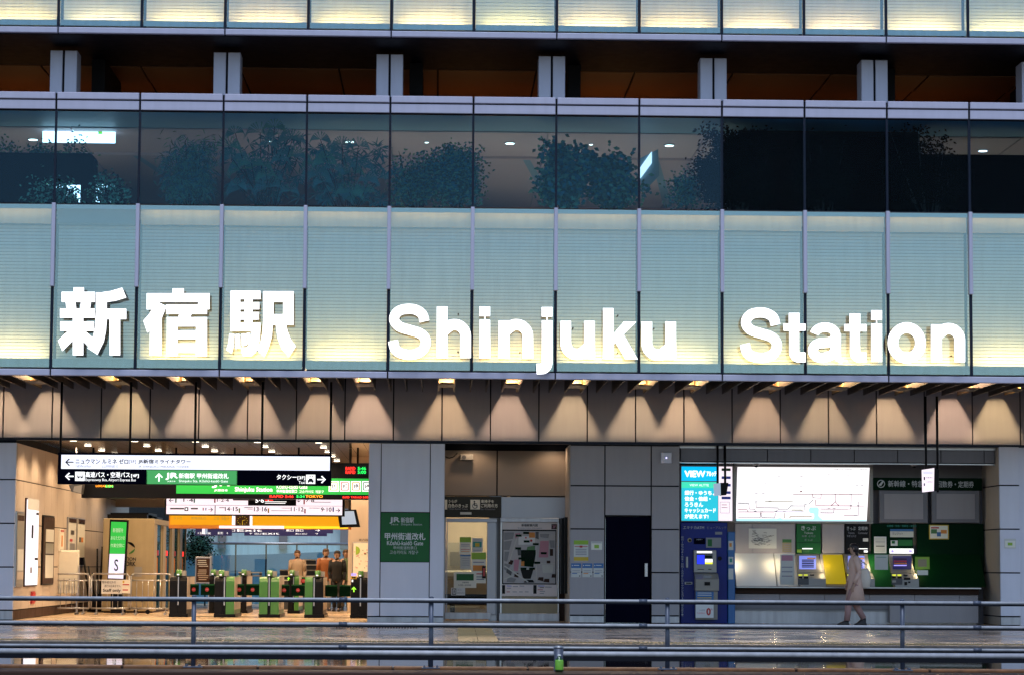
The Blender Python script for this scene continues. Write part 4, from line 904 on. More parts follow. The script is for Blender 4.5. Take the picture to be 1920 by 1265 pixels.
c = MB().pr(190.5, 1086, 228.5, 1112, Ysn, 'white', .012); Y = Ysn-.001
c.text('関係者以外の', 192, 1088, 217, 1093, Y, 't_black').text('通行は出来ません', 196, 1095, 226, 1100, Y, 't_black').text('Staff only', 193.5, 1103, 226, 1110, Y, 't_black', .03); c.build('sheet', t)
MB().pr(229, 1086, 244, 1111, Ysn+.01, 'cream', .01).pr(230, 1094, 242, 1096, Ysn+.006, 'red', .003).pr(230, 1104, 240, 1106, Ysn+.006, 'red', .003).pr(230, 1088, 233, 1092, Ysn+.006, 'yellow', .003).build('side_sheet', t)
t = thing('umbrella_stand', 'dark folded poles and bags standing between the posters and the booths', 'pole bundle', G(175, 1146))
g_ = G(175, 1146); c = MB()
for k, (dx, h) in enumerate(((-.1, 1.25), (-.02, 1.05), (.05, .9), (.12, 1.45), (.2, 1.5), (.28, 1.3))): c.cyl((g_.x+dx*.7, g_.y, .02), (g_.x+dx*1.4-.12, g_.y+.1, h), .035, 'black', 7, .018)
c.build('poles', t); MB().lathe((g_.x+.05, g_.y, 0), [(.2, 0), (.2, .06), (.16, .4), (.15, .42)], 'black').build('base', t)
t = thing('hand_cart', 'low black trolley with small wheels under the booth end wall', 'cart', G(256, 1150))
g_ = G(256, 1150); MB().bbox(g_.x-.3, g_.y-.2, .10, g_.x+.32, g_.y+.2, .14, 'black', .01).build('deck', t)
for dx in (-.25, 0, .27): MB().cyl((g_.x+dx, g_.y-.22, .05), (g_.x+dx, g_.y-.17, .05), .05, 'black', 10).build('wheel', t)
# menu board and planter outside the far end
Ymb = 13.6
t = thing('menu_board', 'dark board with small pale lettering in a silver frame, at the left of the gates', 'board', U(380, 1092, Ymb))
MB().pr(366, 1043, 396, 1092, Ymb, 'steel', .06, .01).build('frame', t)
c = MB().pr(368, 1046, 393, 1090, Ymb-.004, 'brown', .01)
random.seed(4)
for k in range(11):
    y = 1049+k*3.6
    if k == 4: continue
    u = random.uniform(370, 373); c.pr(u, y, random.uniform(386, 391), y+1.1, Ymb-.008, 't_lt' if k < 5 else 'warm_wall', .003)
c.build('board_face', t)
zz = U(380, 1092, Ymb).z; MB().box(U(368, 1000, Ymb).x, Ymb+.01, 0, U(370, 1000, Ymb).x, Ymb+.05, zz+.02, 'steel').box(U(392, 1000, Ymb).x, Ymb+.01, 0, U(394, 1000, Ymb).x, Ymb+.05, zz+.02, 'steel').build('leg', t)
# ------------------------------------------------------------------ ticket gates
def gate_post(px0, px1, label, style, Y):
    """one slim automatic gate cabinet; style: g green, b black, gb green left black right, gg double green"""
    a = U(px0, 1120, Y).x; b = U(px1, 1120, Y).x; w_ = b-a; L = 1.7
    t = thing('ticket_gate', label, 'ticket gate', ((a+b)/2, Y, 0), 'automatic ticket gate cabinets')
    halves = {'gb': ('gate_green', 'black'), 'bg': ('black', 'gate_green'), 'gg': ('gate_green', 'gate_green'), 'bb': ('black', 'black')}[style]
    MB().bbox(a-.01, Y-.02, 0, b+.03, Y+L, .07, 'black', .01).box(a+w_*.42, Y+.02, .07, a+w_*.58, Y+L, .86, 'black').build('base', t)
    for i, m in enumerate(halves):
        x0, x1 = (a, a+w_*.42) if i == 0 else (a+w_*.58, b); c = MB(); prof = []
        n = 6; r = .13
        pts = [(Y, .07), (Y, .85-r)]+[(Y+r-r*math.cos(R(90*k/n)), .85-r+r*math.sin(R(90*k/n))) for k in range(n+1)]+[(Y+L, .85), (Y+L, .07)]
        N = len(pts); vs = [(x0, y, z) for y, z in pts]+[(x1, y, z) for y, z in pts]
        c.add(vs, [tuple(range(N)), tuple(range(2*N-1, N-1, -1))]+[(k, N+k, N+(k+1) % N, (k+1) % N) for k in range(N)], m)
        c.box(x0+.002, Y+.05, .2, x0-.004 if i == 0 else x1+.004, Y+L-.05, .8, 'machine') if (i == 0) else c.box(x1-.002, Y+.05, .16, x1+.006, Y+L-.05, .84, 'warm_wall')
        c.lathe(((x0+x1)/2, Y-.002, .33), [(.006, 0), (.006, .012)], 'grey'); c.build('cabinet', t)
    xm = a+w_*(.5 if halves[0] == halves[1] else (.68 if halves[0] == 'gate_green' else .32))
    c = MB(); r = .11; pts = [(Y+.04+r-r*math.cos(R(180*k/10)), .86+.13*math.sin(R(180*k/10))) for k in range(11)]
    N = len(pts); vs = [(xm-.055, y, z) for y, z in pts]+[(xm+.055, y, z) for y, z in pts]
    c.add(vs, [tuple(range(N)), tuple(range(2*N-1, N-1, -1))]+[(k, N+k, N+(k+1) % N, (k+1) % N) for k in range(N)], 'gate_green', True)
    c.box(xm+.056, Y+.10, .86, xm+.14, Y+.30, .97, 'machine'); c.build('reader_hood', t)
    MB().box(xm-.035, Y+.02, .875, xm+.01, Y+.039, .90, 'box_pink').build('lamp', t)
    MB().box(a+w_*.47, Y-.012, .25, a+w_*.53, Y+.019, .84, 'steel').build('trim', t)
    return t
Yt = G(500, 1157).y
gate_post(318, 350, 'leftmost black ticket gate cabinet next to the barriers', 'bb', Yt+.1)
gate_post(402, 439, 'ticket gate cabinet with black left and green right half, second from left', 'bg', Yt)
gate_post(486, 523, 'ticket gate cabinet with two green halves in the middle', 'gg', Yt)
gate_post(571.5, 606, 'ticket gate cabinet with green left and black right half', 'gb', Yt)
t = gate_post(657.5, 694, 'black ticket gate cabinet beside the grey pillar, with a green arrow', 'bb', Yt)
c = MB(); arrow(c, 663.5, 1104, 5, 90, Yt-.01, 'arrow_green', .2); c.pr(658.5, 1074, 668, 1078.5, Yt-.03, 'violet', .03).pr(658, 1079.5, 668.5, 1084.5, Yt-.03, 'yellow', .03).pr(659.5, 1080.7, 667, 1083.3, Yt-.034, 'black', .004).pr(659.5, 1086, 662, 1090, Yt-.012, 't_white', .01); c.build('indicator', t)
def flaps(x0, xm, x1, y0, y1, label, Y, rd=True):
    t = thing('gate_flap', label, 'gate flap', U(xm, y1, Y), 'closed flaps of the ticket gates')
    for (p, q) in ((x0, xm-1.5), (xm+2.5, x1)):
        c = MB().pr(p, y0, q, y1, Y, 'green_dark', .035, .008); c.pr(p+.5, y0, q-.5, y0+2.2, Y-.004, 'green', .003)
        if rd:
            cx = (p+q)/2+(2 if p == x0 else -1); disc(c, cx, (y0+y1)/2, 3.7, 0, 360, Y-.004, 'red'); c.pr(cx-2.6, (y0+y1)/2-.5, cx+2.6, (y0+y1)/2+.6, Y-.01, 'pink', .004)
        c.build('flap', t)
    return t
Yfl = Yt+.75
flaps(350, 374, 402, 1094, 1114.5, 'pair of dark green flaps with red marks at the leftmost lane', Yfl)
flaps(436, 459, 488, 1094, 1115, 'pair of dark green flaps with red marks, second lane from left', Yfl)
flaps(519, 544, 573, 1095, 1116, 'pair of dark green flaps with red marks, third lane from left', Yfl)
flaps(604, 634, 659, 1096, 1117, 'pair of plain dark flaps in the lane beside the pillar', Yfl, False)
# far gate row
for (p0, p1, st, lb) in ((392, 412, 'bg', 'small far ticket gate with a lime hood behind the second cabinet'), (443, 462, 'gb', 'small far ticket gate behind the second lane'), (540, 560, 'bg', 'small far ticket gate with a lime arrow behind the third lane')):
    t = gate_post(p0, p1, lb, st, Yt+4.6)
    if 'arrow' in lb: c = MB(); arrow(c, 541, 1084, 3, 90, Yt+4.58, 'arrow_green', .25); c.build('indicator', t)
flaps(560, 563, 574, 1081, 1095, 'short dark flap with one red mark behind the third lane', Yt+5.2)
# ------------------------------------------------------------------ outdoors beyond the hall
Yo = 23.0
t = thing('glass_balustrade', 'long glass balustrade with slim posts beyond the far end of the hall', 'balustrade', U(500, 1110, Yo))
zr = U(500, 1020, Yo).z
xA, xB = U(330, 1000, Yo).x, U(700, 1000, Yo).x
MB().box(xA, Yo, .05, xB, Yo+.012, zr, 'balustrade_glass').build('glass_pane', t)
MB().cyl((xA, Yo, zr+.03), (xB, Yo, zr+.03), .035, 'steel', 8).build('handrail', t)
for px in (345, 385, 441.5, 498.5, 556, 613, 668): MB().box(U(px, 1050, Yo).x-.02, Yo+.03, 0, U(px, 1050, Yo).x+.02, Yo+.08, zr, 'navy_frame').build('post', t)
Yq = 27
M('far_wall', (.62, .84, .97), .6, var=.15, sc_=.6); M('far_dark', (.14, .30, .42), .4, var=.5, sc_=.7)
t = thing('opposite_building', 'pale blue grey building with slim piers far behind the glass balustrade', 'building', U(500, 1120, 34))
c = MB().box(-26, 34, -.3, 14, 34.4, 9, 'far_wall'); c.build('wall', t)
c = MB()
for k in range(14): c.box(-24+k*1.9, 33.8, 1.6, -23.75+k*1.9, 33.99, 6.5, 'grey')
for z in (2.6, 3.3, 4.1): c.box(-26, 33.7, z, 14, 33.79, z+.05, 'grey_dk')
c.build('facade_grid', t)
M('moss', (.015, .05, .06), .5, var=.7, sc_=1.1)
t = thing('ramp_wall', 'dark blue sloping ramp wall behind the glass balustrade', 'wall', U(500, 1120, Yq))
c = MB().ppoly([(335, 1042), (500, 1038), (700, 1030), (700, 1150), (335, 1150)], Yq, .3, 'far_dark'); c.build('wall', t)
# steps with pale nosings
t = thing('stair_flight', 'dark stairs with pale glowing nosings right of the far gates', 'stairs', U(580, 1125, 19))
c = MB(); d = MB()
for k, (y_, x0_, x1_) in enumerate(((1120, 525, 612), (1108, 520, 610), (1086, 525, 610), (1078, 525, 608), (1067, 525, 612), (1057, 570, 600), (1047.5, 568, 592))):
    Y = 18.6+.30*k; r_ = RC(x0_, y_, x1_, y_+2.2, Y); d.box(r_[0], Y, r_[1], r_[2], Y+.05, r_[3], 'cream'); c.box(r_[0], Y+.06, 0, r_[2], Y+.28, r_[3]-.01, 'grey_dk')
c.build('risers', t); d.build('nosing', t)
t = thing('bench_rails', 'pale horizontal slats seen between the second and middle gates', 'bench', U(468, 1112, 20))
c = MB()
for y_ in (1071.5, 1077.5, 1094): r_ = RC(447, y_, 490, y_+2, 20); c.box(r_[0], 20, r_[1], r_[2], 20.3, r_[3], 'cream')
c.build('slat', t); c = MB()
for px in (450, 470, 488): x = U(px, 1090, 20).x; c.box(x-.03, 20.05, 0, x+.03, 20.2, U(470, 1073, 20).z, 'grey_dk')
c.build('leg', t)
Ypt = 21.5
t = plant('leafy', 350, 985, 410, 1050, Ypt, 'dark leafy shrub in a tall planter outside the far end of the hall', 31, ('leaf_a', 'leaf_k'), 'planter_shrub', dens=1.2)
t.location.z = U(380, 1040, Ypt).z*0+7.5; del t['group']
MB().pr(372, 1033, 396, 1090, Ypt, 'paper', .5, .01).build('planter', t)
# wall map inside, right
Yb_ = 13.98
t = thing('wall_map', 'cream area map with green and red marks on the inner wall beside the pillar', 'map', U(675, 1098, Yb_))
MB().pr(661, 1016, 700, 1100, Yb_-.03, 'steel', .03, .01).build('frame', t)
c = MB().pr(662.5, 1017.5, 699, 1098, Yb_-.036, 'cream', .01); random.seed(9)
disc(c, 667, 1031, 8, -90, 90, Yb_-.042, 'lime')
for k in range(26): x, y = random.uniform(664, 690), random.uniform(1026, 1090); c.pr(x, y, x+random.uniform(1, 4), y+random.uniform(.6, 1.6), Yb_-.04-.0002*k, random.choice(['red', 'orange', 'pink', 'green']), .002)
c.text('案内図', 673, 1009, 690, 1013, Yb_, 't_black'); c.build('map_sheet', t)
# ------------------------------------------------------------------ porch: glass door, signs, map
t = thing('wheelchair_door_sign', 'black sign band above the glass door with a wheelchair symbol', 'sign', U(885, 968, Yr))
Y = Yr-.06; MB().pr(834, 930, 939.5, 969, Y, 'black_gloss', .06, .006).build('frame', t)
c = MB(); c.pr(834, 936, 838.5, 954, Y-.005, 'cream', .004).pr(882, 936, 900, 954, Y-.005, 'cream', .004)
c.text('うらが', 841, 936, 857, 941.5, Y, 'cream', .02).text('白色のきっぷ', 841, 943.5, 877, 950.5, Y, 'cream', .02).text('White Backed Tickets', 841, 951.5, 877, 954.5, Y, 't_grey')
c.text('車椅子を', 902, 936, 926, 942, Y, 'cream', .02).text('ご利用の方', 902, 943.5, 933, 950.5, Y, 'cream', .02).text('for Wheelchair', 902, 952, 929, 955, Y, 't_grey')
disc(c, 889.5, 939.3, 1.5, 0, 360, Y-.01, 'black'); disc(c, 890.5, 947.5, 5, 100, 400, Y-.01, 'black', 3.9); c.pr(888.6, 941, 890.4, 947, Y-.011, 'black', .003).pr(889, 945.6, 895, 947, Y-.012, 'black', .003).pr(893.6, 946, 895, 951, Y-.013, 'black', .003).pr(890, 942.5, 894, 943.5, Y-.013, 'black', .003)
c.pr(863, 959, 884, 963.5, Y-.03, 'paper', .03); c.build('print', t)
t = thing('glass_door', 'steel framed sliding glass door with papers taped to it', 'door', U(878, 1160, Yr))
Y = Yr; c = MB()
c.pr(837, 971, 932, 978, Y-.05, 'steel_dim', .09, .006).pr(837, 978, 838.8, 1148, Y-.02, 'steel_dim', .06).pr(913, 978, 930, 1150, Y-.02, 'steel_dim', .06, .005).pr(834, 1147.5, 920, 1160, Y-.04, 'plinth', .08, .005).pr(932, 970, 939, 1162, Y-.05, 'grey_dk', .1); c.build('frame', t)
c = MB().pr(838.8, 978, 913, 1148, Y+.01, 'clear_glass', .008); gp = c.build('glass_pane', t)
MB().pr(904, 1060, 911, 1083, Y-.03, 'black', .03).pr(905.5, 1064, 909.5, 1079, Y-.034, 'red', .004).build('touch_plate', t)
def sheet(name, label, x0, y0, x1, y1, Y, m, bands=(), texts=(), grp='papers on the glass door', cat='paper sheet'):
    o = U((x0+x1)/2, y1, Y); t = thing(name, label, cat, o, grp); c = MB().pr(x0, y0, x1, y1, Y, m, .004)
    for i, (u0, v0, u1, v1, mm) in enumerate(bands): c.pr(x0+(x1-x0)*u0, y0+(y1-y0)*v0, x0+(x1-x0)*u1, y0+(y1-y0)*v1, Y-.002-.0004*i, mm, .0015)
    for (s_, u0, v0, u1, v1, mm) in texts: c.text(s_, x0+(x1-x0)*u0, y0+(y1-y0)*v0, x0+(x1-x0)*u1, y0+(y1-y0)*v1, Y-.004, mm, .0, .002)
    c.build('sheet', t); return t
Ys = Yr-.005
ln = lambda v, m='t_grey', a=.12, b=.88: (a, v, b, v+.035, m)
sheet('door_poster', 'cream poster with green top band, upper left on the glass door', 862, 1006, 883, 1038, Ys, 'cream', [(0, 0, 1, .3, 'lime'), ln(.4), ln(.5), (.1, .7, .9, .73, 'red'), ln(.82, 'orange')])
sheet('door_poster', 'pale blue green notice, upper right on the glass door', 885, 1008, 905, 1034, Ys, 'paper', [(.1, .25, .9, .65, 'teal_paint'), (.3, .35, .7, .6, 'yellow'), ln(.1), ln(.85)])
sheet('door_poster', 'small grey sheet in the middle of the glass door', 863, 1039, 882.5, 1066, Ys, 'paper', [(0, 0, 1, .1, 'blue_lt'), ln(.25), ln(.4), ln(.55), ln(.7)])
sheet('door_poster', 'long cream poster with yellow marks, right side of the glass door', 884, 1035, 911, 1092, Ys+.002, 'cream', [(0, 0, 1, .22, 'lime'), ln(.3), (.1, .42, .9, .6, 'orange'), ln(.68, 'red'), ln(.78), ln(.86)])
sheet('door_poster', 'white sheet with a green opening hours box, low on the glass door', 851, 1072, 893, 1101, Ys-.01, 'cream', [(.12, .1, .88, .52, 'green')], [('みどりの窓口', .25, .15, .8, .25, 't_black'), ('営業時間', .38, .6, .66, .7, 't_black'), ('5:30~24:00', .2, .78, .76, .87, 't_black')])
sheet('door_poster', 'small white card with a wheelchair symbol at the foot of the glass door', 846, 1101, 872, 1115, Ys-.01, 'white', [(.06, .1, .36, .9, 'black')], [('♿', .1, .2, .32, .8, 'white'), ('インターホン', .42, .2, .75, .38, 't_black'), ('お呼びください', .42, .6, .95, .78, 't_black')])
# behind the glass door: lit office
c = MB(); xa = U(836, 1000, Yr).x; xb = U(930, 1000, Yr).x
c.box(xa-.3, 9.5, 0, xb+.3, 9.6, 2.9, 'warm_wall'); c.box(xa-.3, Yr+.3, 2.62, xb+.3, 9.5, 2.7, 'white'); c.box(xa-.32, Yr+.3, 0, xa-.3, 9.5, 2.7, 'warm_wall'); c.box(xb+.3, Yr+.3, 0, xb+.32, 9.5, 2.7, 'warm_wall')
c.build('office_shell', B)
t = thing('office_counter', 'pale counter with shelves glimpsed through the glass door', 'counter', ((xa+xb)/2, 8.6, 0))
MB().bbox(xa-.1, 8.2, 0, xb, 8.8, .95, 'booth', .01).bbox(xa-.15, 8.15, .95, xb+.05, 8.85, 1.0, 'cream', .01).build('body', t)
MB().box(xa+.05, 9.2, 1.0, xa+.5, 9.45, 1.6, 'machine').box(xa+.1, 9.15, 1.1, xa+.4, 9.19, 1.4, 'grey_dk').build('screen', t); MB().box(xa, 7.5, .30, xa+.9, 7.9, .52, 'black').box(xa+.1, 7.6, 0, xa+.2, 7.8, .3, 'black').build('rack', t)
lamp('office_light', 'AREA', ((xa+xb)/2, 8.2, 2.6), 30, (1, .80, .5), (1.1, .5), B)
# speaker over the porch
t = thing('wall_speaker', 'small beige box loudspeaker under the porch ceiling', 'loudspeaker', U(874, 862, 6.3))
MB().pr(863, 851, 887, 862, 6.3, 'machine', .2, .01).build('case', t)
c = MB(); disc(c, 870, 856.5, 4, 0, 360, 6.295, 'grey_dk'); c.build('grille', t); c = MB(); c.tube([U(835, 855, 6.3), U(842, 858, 6.3), U(850, 856, 6.3), U(855, 851, 6.3), U(858, 848, 6.3)], .012, 'black', 5); c.build('cable', t)
# station map board
Yv = Yr-.1
t = thing('station_map_board', 'upright steel cased station map with pink and green areas', 'map', U(993, 1162, Yv))
c = MB().pr(938, 970, 1048, 978, Yv-.03, 'plinth', .14, .008).pr(938, 978, 941, 1150, Yv, 'steel', .1).pr(1046, 978, 1048, 1150, Yv, 'steel', .1).pr(936, 1149, 1048, 1163, Yv-.03, 'plinth', .14, .006).pr(941, 1117, 1046, 1149, Yv+.02, 'booth', .06).pr(941, 978, 1046, 1118, Yv+.04, 'grey', .04); c.build('case', t)
M('map_paper', (.88, .78, .75), .6); Y = Yv+.02
c = MB().pr(941, 978.5, 1045, 1116.5, Y, 'map_paper', .01); Y -= .001
c.text('新宿駅案内図', 978, 981.5, 1008, 986, Y, 't_black', .03).text('Shinjuku Station Information', 971, 987.5, 1016, 991, Y, 't_grey').pr(1034, 981.5, 1044, 991, Y-.003, 'brown', .002).text('2F', 1036, 984, 1042, 989, Y-.004, 'pink', .04)
c.pr(942, 992.5, 1043, 1094, Y-.002, 'black', .002).pr(944, 995, 1041, 1092, Y-.004, 'map_grey', .002)
blocks = [((945,997),(964,997),(962,1009),(945,1012),'grey'),((945,1014),(960,1012),(955,1030),(945,1030),'grey'),((946,1033),(955,1033),(951,1052),(945,1050),'grey'),((946,1055),(958,1058),(951,1070),(945,1066),'grey'),
 ((966,999),(975,998),(975,1008),(966,1008),'pink'),((972,1004),(1003,1004),(1003,1020),(972,1020),'white'),((992,997),(1003,997),(1003,1007),(992,1007),'orange'),((1004,996),(1010,996),(1010,1010),(1004,1008),'grey_dk'),((1012,1000),(1030,1000),(1028,1008),(1013,1006),'grey'),
 ((1013,1013),(1029,1013),(1028,1044),(1010,1044),'pink'),((1030,1012),(1040,1012),(1040,1026),(1032,1026),'grey'),((1031,1028),(1037,1028),(1037,1041),(1031,1041),'brown'),((989,1024),(1003,1022),(1003,1032),(987,1032),'gate_green'),
 ((976,1030),(1006,1030),(1000,1062),(978,1060),'green_dark'),((970,1028),(977,1028),(977,1040),(971,1040),'grey_dk'),((955,1048),(963,1050),(960,1058),(953,1056),'brown'),((964,1048),(974,1048),(971,1070),(963,1069),'pink'),
 ((977,1051),(983,1051),(983,1060),(977,1060),'orange'),((976,1067),(1000,1067),(995,1084),(981,1084),'black'),((1025,1050),(1032,1050),(1032,1056),(1025,1056),'brown'),((1016,1058),(1038,1058),(1036,1073),(1018,1073),'paper'),((965,1073),(972,1073),(972,1082),(964,1080),'brown'),
 ((1010,1081),(1019,1081),(1019,1089),(1008,1086),'brown'),((1021,1084),(1030,1084),(1030,1091),(1019,1090),'brown'),((951,1063),(961,1068),(958,1078),(949,1072),'grey_dk'),((952,1080),(968,1084),(964,1091),(950,1090),'grey'),((1035,1075),(1041,1075),(1041,1082),(1034,1082),'brown'),((985,1086),(999,1086),(1002,1091),(982,1091),'black')]
for i, bl in enumerate(blocks): c.ppoly(bl[:4], Y-.006-.0003*i, .001, bl[4])
for i, (x, y) in enumerate(((967, 1001), (981, 996), (982, 1012), (999, 1017), (966, 1025), (1014, 1034), (972, 1044), (1002, 1052), (976, 1063), (992, 1063))): c.pr(x, y, x+11, y+4, Y-.018, 'green_dark', .002)
for k in range(10): c.pr(978.5+k*2.4, 1032, 979.4+k*2.4, 1052-(k % 3)*4, Y-.0165-.0001*k, 'black', .0005)
disc(c, 996, 1012.5, 2.3, 0, 360, Y-.02, 'red'); disc(c, 986, 1007, 1.6, 0, 360, Y-.02, 'red')
for (p, q, wd) in (((945, 1085), (962, 1078), 2), ((955, 1052), (972, 1000), 1.6), ((946, 1060), (990, 1090), 2.4), ((972, 1066), (1005, 1066), 1.6), ((1005, 1012), (1006, 1090), 1.4), ((1006, 1056), (1040, 1056), 1.4)):
    v = Vector((q[0]-p[0], q[1]-p[1])).normalized(); n_ = Vector((-v.y, v.x))*wd*.5; c.ppoly([(p[0]+n_.x, p[1]+n_.y), (q[0]+n_.x, q[1]+n_.y), (q[0]-n_.x, q[1]-n_.y), (p[0]-n_.x, p[1]-n_.y)], Y-.015, .001, 'paper')
c.pr(941.5, 1096, 947, 1112, Y-.003, 'black', .002).pr(1000, 1096, 1006, 1112, Y-.003, 'black', .002)
for k, (x, y, l_, m) in enumerate(((950, 1097, 9, 'line_blue'), (950, 1101, 8, 't_grey'), (962, 1098, 9, 't_grey'), (974, 1097, 9, 't_grey'), (950, 1108, 6, 'red'), (961, 1108, 8, 't_grey'), (973, 1108, 7, 't_grey'), (984, 1108, 7, 't_grey'), (1009, 1097, 12, 'line_blue'), (1012, 1100, 8, 't_black'), (1008, 1104, 10, 'red'), (1012, 1107, 10, 't_grey'), (1012, 1111, 8, 't_grey'), (1022, 1099, 12, 't_grey'))): c.pr(x, y, x+l_, y+1.2, Y-.004, m, .002)
c.build('map_sheet', t)
t = thing('black_screen_panel', 'thin black framed panel seen edge on right of the station map board', 'panel', U(1062, 1110, 5.6))
MB().pr(1059, 969, 1068, 1111, 5.5, 'black', .7).build('panel', t)
MB().pr(1052, 971, 1058.5, 1111, 5.9, 'black', .3).build('bracket', t)
# notices on the side wall
Yn2 = Yd-.008
sheet('wall_notice', 'white notice with green head and yellow foot on the panel left of the dark door', 1076, 1012, 1103, 1051, Yn2, 'paper', [(0, 0, 1, .2, 'lime'), (.05, .28, .95, .31, 'red'), (.4, .25, .6, .35, 'red'), ln(.42), ln(.5), ln(.58), ln(.66), (0, .8, 1, .98, 'yellow')], [], 'notices left of the dark door')
sheet('wall_notice', 'small pale green card, upper right of the notices left of the dark door', 1108, 1014, 1129.5, 1030, Yn2, 'paper', [(.05, .25, .95, .95, 'cream'), (.3, .4, .7, .8, 'lime'), ln(.08)], [], 'notices left of the dark door')
for k, (x, lb) in enumerate(((1071, 'leftmost'), (1092, 'middle'), (1113, 'rightmost'))):
    sheet('wall_notice', 'white sheet with blue head, %s of the row of three beside the dark door' % lb, x, 1055, x+18.5, 1081, Yn2, 'paper', [(0, 0, 1, .34, 'blue_lt'), (.08, .12, .16, .2, 'white'), (.26, .12, .8, .18, 't_lt'), ln(.5), ln(.62, 't_grey'), (.1, .70, .6, .76, 'blue_lt' if k != 1 else 'orange'), (.8, .88, .92, .95, 'navy')], [], 'notices left of the dark door')
t = thing('network_box', 'square grey wall box with one small blue light', 'box', U(1249, 868, Yd))
MB().pr(1239, 847, 1259.5, 868, Yd-.07, 'panel_cool', .07, .012).build('case', t); c = MB(); disc(c, 1249.5, 857.5, 1.3, 0, 360, Yd-.074, 't_white'); disc(c, 1249.5, 857.5, 2, 0, 360, Yd-.072, 'violet'); c.build('lamp', t)
# ------------------------------------------------------------------ right recess
Yk = 5.75        # face of lightboxes and machines
t = thing('cash_machine_sign', 'cyan and teal backlit sign over the blue cash machine', 'sign', U(1325, 976, Yk))
MB().pr(1276, 871, 1376, 977, Yk, 'machine', .3, .008).build('frame', t)
Y = Yk-.006
c = MB().pr(1278, 874, 1346, 900.5, Y, 'sign_cyan', .01).pr(1278, 902.5, 1346, 914, Y, 'sign_mint', .01).pr(1278, 914.2, 1346, 975, Y, 'sign_teal', .01).pr(1347, 874, 1373, 975, Y, 'box_pink', .01)
c.text('VIEW', 1284, 882, 1322, 893, Y, 't_white', .07).text('アルッテ', 1325, 883, 1343, 892, Y, 't_white', .05).text('VIEW ALTTE', 1293, 906.5, 1329, 910.5, Y, 't_white')
for k, (s_, x1) in enumerate((('銀行・ゆうちょ', 1342), ('信金・信組・', 1332), ('ろうきん', 1318), ('キャッシュカード', 1342), ('が使えます!', 1328))): c.text(s_, 1284, 919+k*11, x1, 927+k*11, Y, 't_white', .04)
for (y_, m) in ((877, 'green'), (892, 'line_blue'), (906, 'line_blue'), (920, 'line_blue'), (930, 'line_blue')): c.pr(1353, y_, 1370, y_+5, Y-.004, m, .002)
c.pr(1350, 940, 1368, 961, Y-.004, 'grey', .002).pr(1350.6, 940.6, 1367.4, 960.4, Y-.008, 'box_pink', .002); c.pr(1353, 945, 1363, 946, Y-.011, 'red', .001).pr(1353, 950, 1364, 951, Y-.011, 'line_red', .001)
c.build('sign_face', t)
# cash machine
Yc = 5.0
xa_, xb_ = U(1276, 1100, Yc).x, U(1369, 1100, Yc).x; zt_ = U(1320, 978.5, Yc).z
t = thing('cash_machine', 'tall blue cash machine cabinet with grey console and vertical lettering', 'cash machine', ((xa_+xb_)/2, Yc, 0))
MB().bbox(xa_, Yc, .0, U(1364, 1100, Yc).x, Yc+1.0, zt_, 'blue', .012).build('cabinet', t)
MB().bbox(U(1364.5, 1100, Yc).x, Yc-.03, 0, U(1378, 1100, Yc).x, Yc+1.0, U(1370, 996, Yc).z, 'blue_lt', .012).build('side_panel', t)
Y = Yc-.003; c = MB()
c.text('エキナカATM', 1281, 985, 1320, 991, Y, 't_lt').text('ビューアルッテ', 1326, 985.5, 1362, 991, Y, 't_grey').build('heading', t); c = MB()
vt = '銀行・ゆうちょ・信金・信組・ろうきんのキャッシュカードが使えます!'
for k, ch in enumerate(vt):
    y_ = 1004+k*4.55
    if ch == '・': c.pr(1278.7, y_+1.6, 1280, y_+2.8, Y-.002, 't_lt', .002)
    elif ch == 'ー': c.pr(1279, y_+.3, 1280, y_+4, Y-.002, 't_lt', .002)
    else: c.text(ch, 1276.9, y_+.2, 1281.7, y_+4.2, Y, 't_lt')
c.build('lettering', t)
for nm, fn in (('label_plate', lambda c: c.pr(1341, 996, 1354, 1001, Y-.01, 'grey', .01)), ('notice_plate', lambda c: c.pr(1301, 1008, 1322, 1019, Y-.01, 'navy', .01).text('お客様へ', 1306, 1009, 1317, 1011.5, Y-.01, 't_lt')),
    ('mirror', lambda c: c.pr(1324, 1007, 1352, 1025.5, Y-.02, 'grey', .02).pr(1327, 1010, 1335, 1023, Y-.024, 'green', .004)), ('card_slot', lambda c: c.pr(1284, 1090, 1298, 1094.5, Y-.01, 'paper', .01).pr(1286, 1091.2, 1296.5, 1093.5, Y-.014, 'black', .004)),
    ('telephone', lambda c: c.pr(1286.5, 1043, 1290, 1063, Y-.05, 'paper', .05, .008)), ('camera', lambda c: (disc(c, 1293, 1011.5, 4, 0, 360, Y-.012, 'booth'), disc(c, 1293.6, 1012, 2.6, 0, 360, Y-.016, 'black'))), ('lock', lambda c: disc(c, 1349.5, 1046, 4, 0, 360, Y-.012, 'black')),
    ('sticker', lambda c: c.pr(1366, 1013, 1375, 1030, Y-.036, 'paper', .004).pr(1367.5, 1017, 1372, 1024, Y-.04, 'orange', .003)), ('sticker', lambda c: c.pr(1366, 1036, 1375, 1041, Y-.036, 'blue_lt', .004)),
    ('sticker', lambda c: c.pr(1366, 1043, 1375, 1057, Y-.036, 'paper', .004).pr(1368, 1046, 1373, 1053, Y-.04, 'teal_paint', .003)), ('sticker', lambda c: c.pr(1366, 1065, 1375, 1085, Y-.036, 'paper', .004))):
    c = MB(); fn(c); c.build(nm, t)
def slab(c, x0, x1, prof, m):        # prof: list of (Y,Z)
    N = len(prof); vs = [(x0, y, z) for y, z in prof]+[(x1, y, z) for y, z in prof]
    return c.add(vs, [tuple(range(N)), tuple(range(2*N-1, N-1, -1))]+[(k, N+k, N+(k+1) % N, (k+1) % N) for k in range(N)], m)
zc = lambda py: U(1320, py, Yc).z
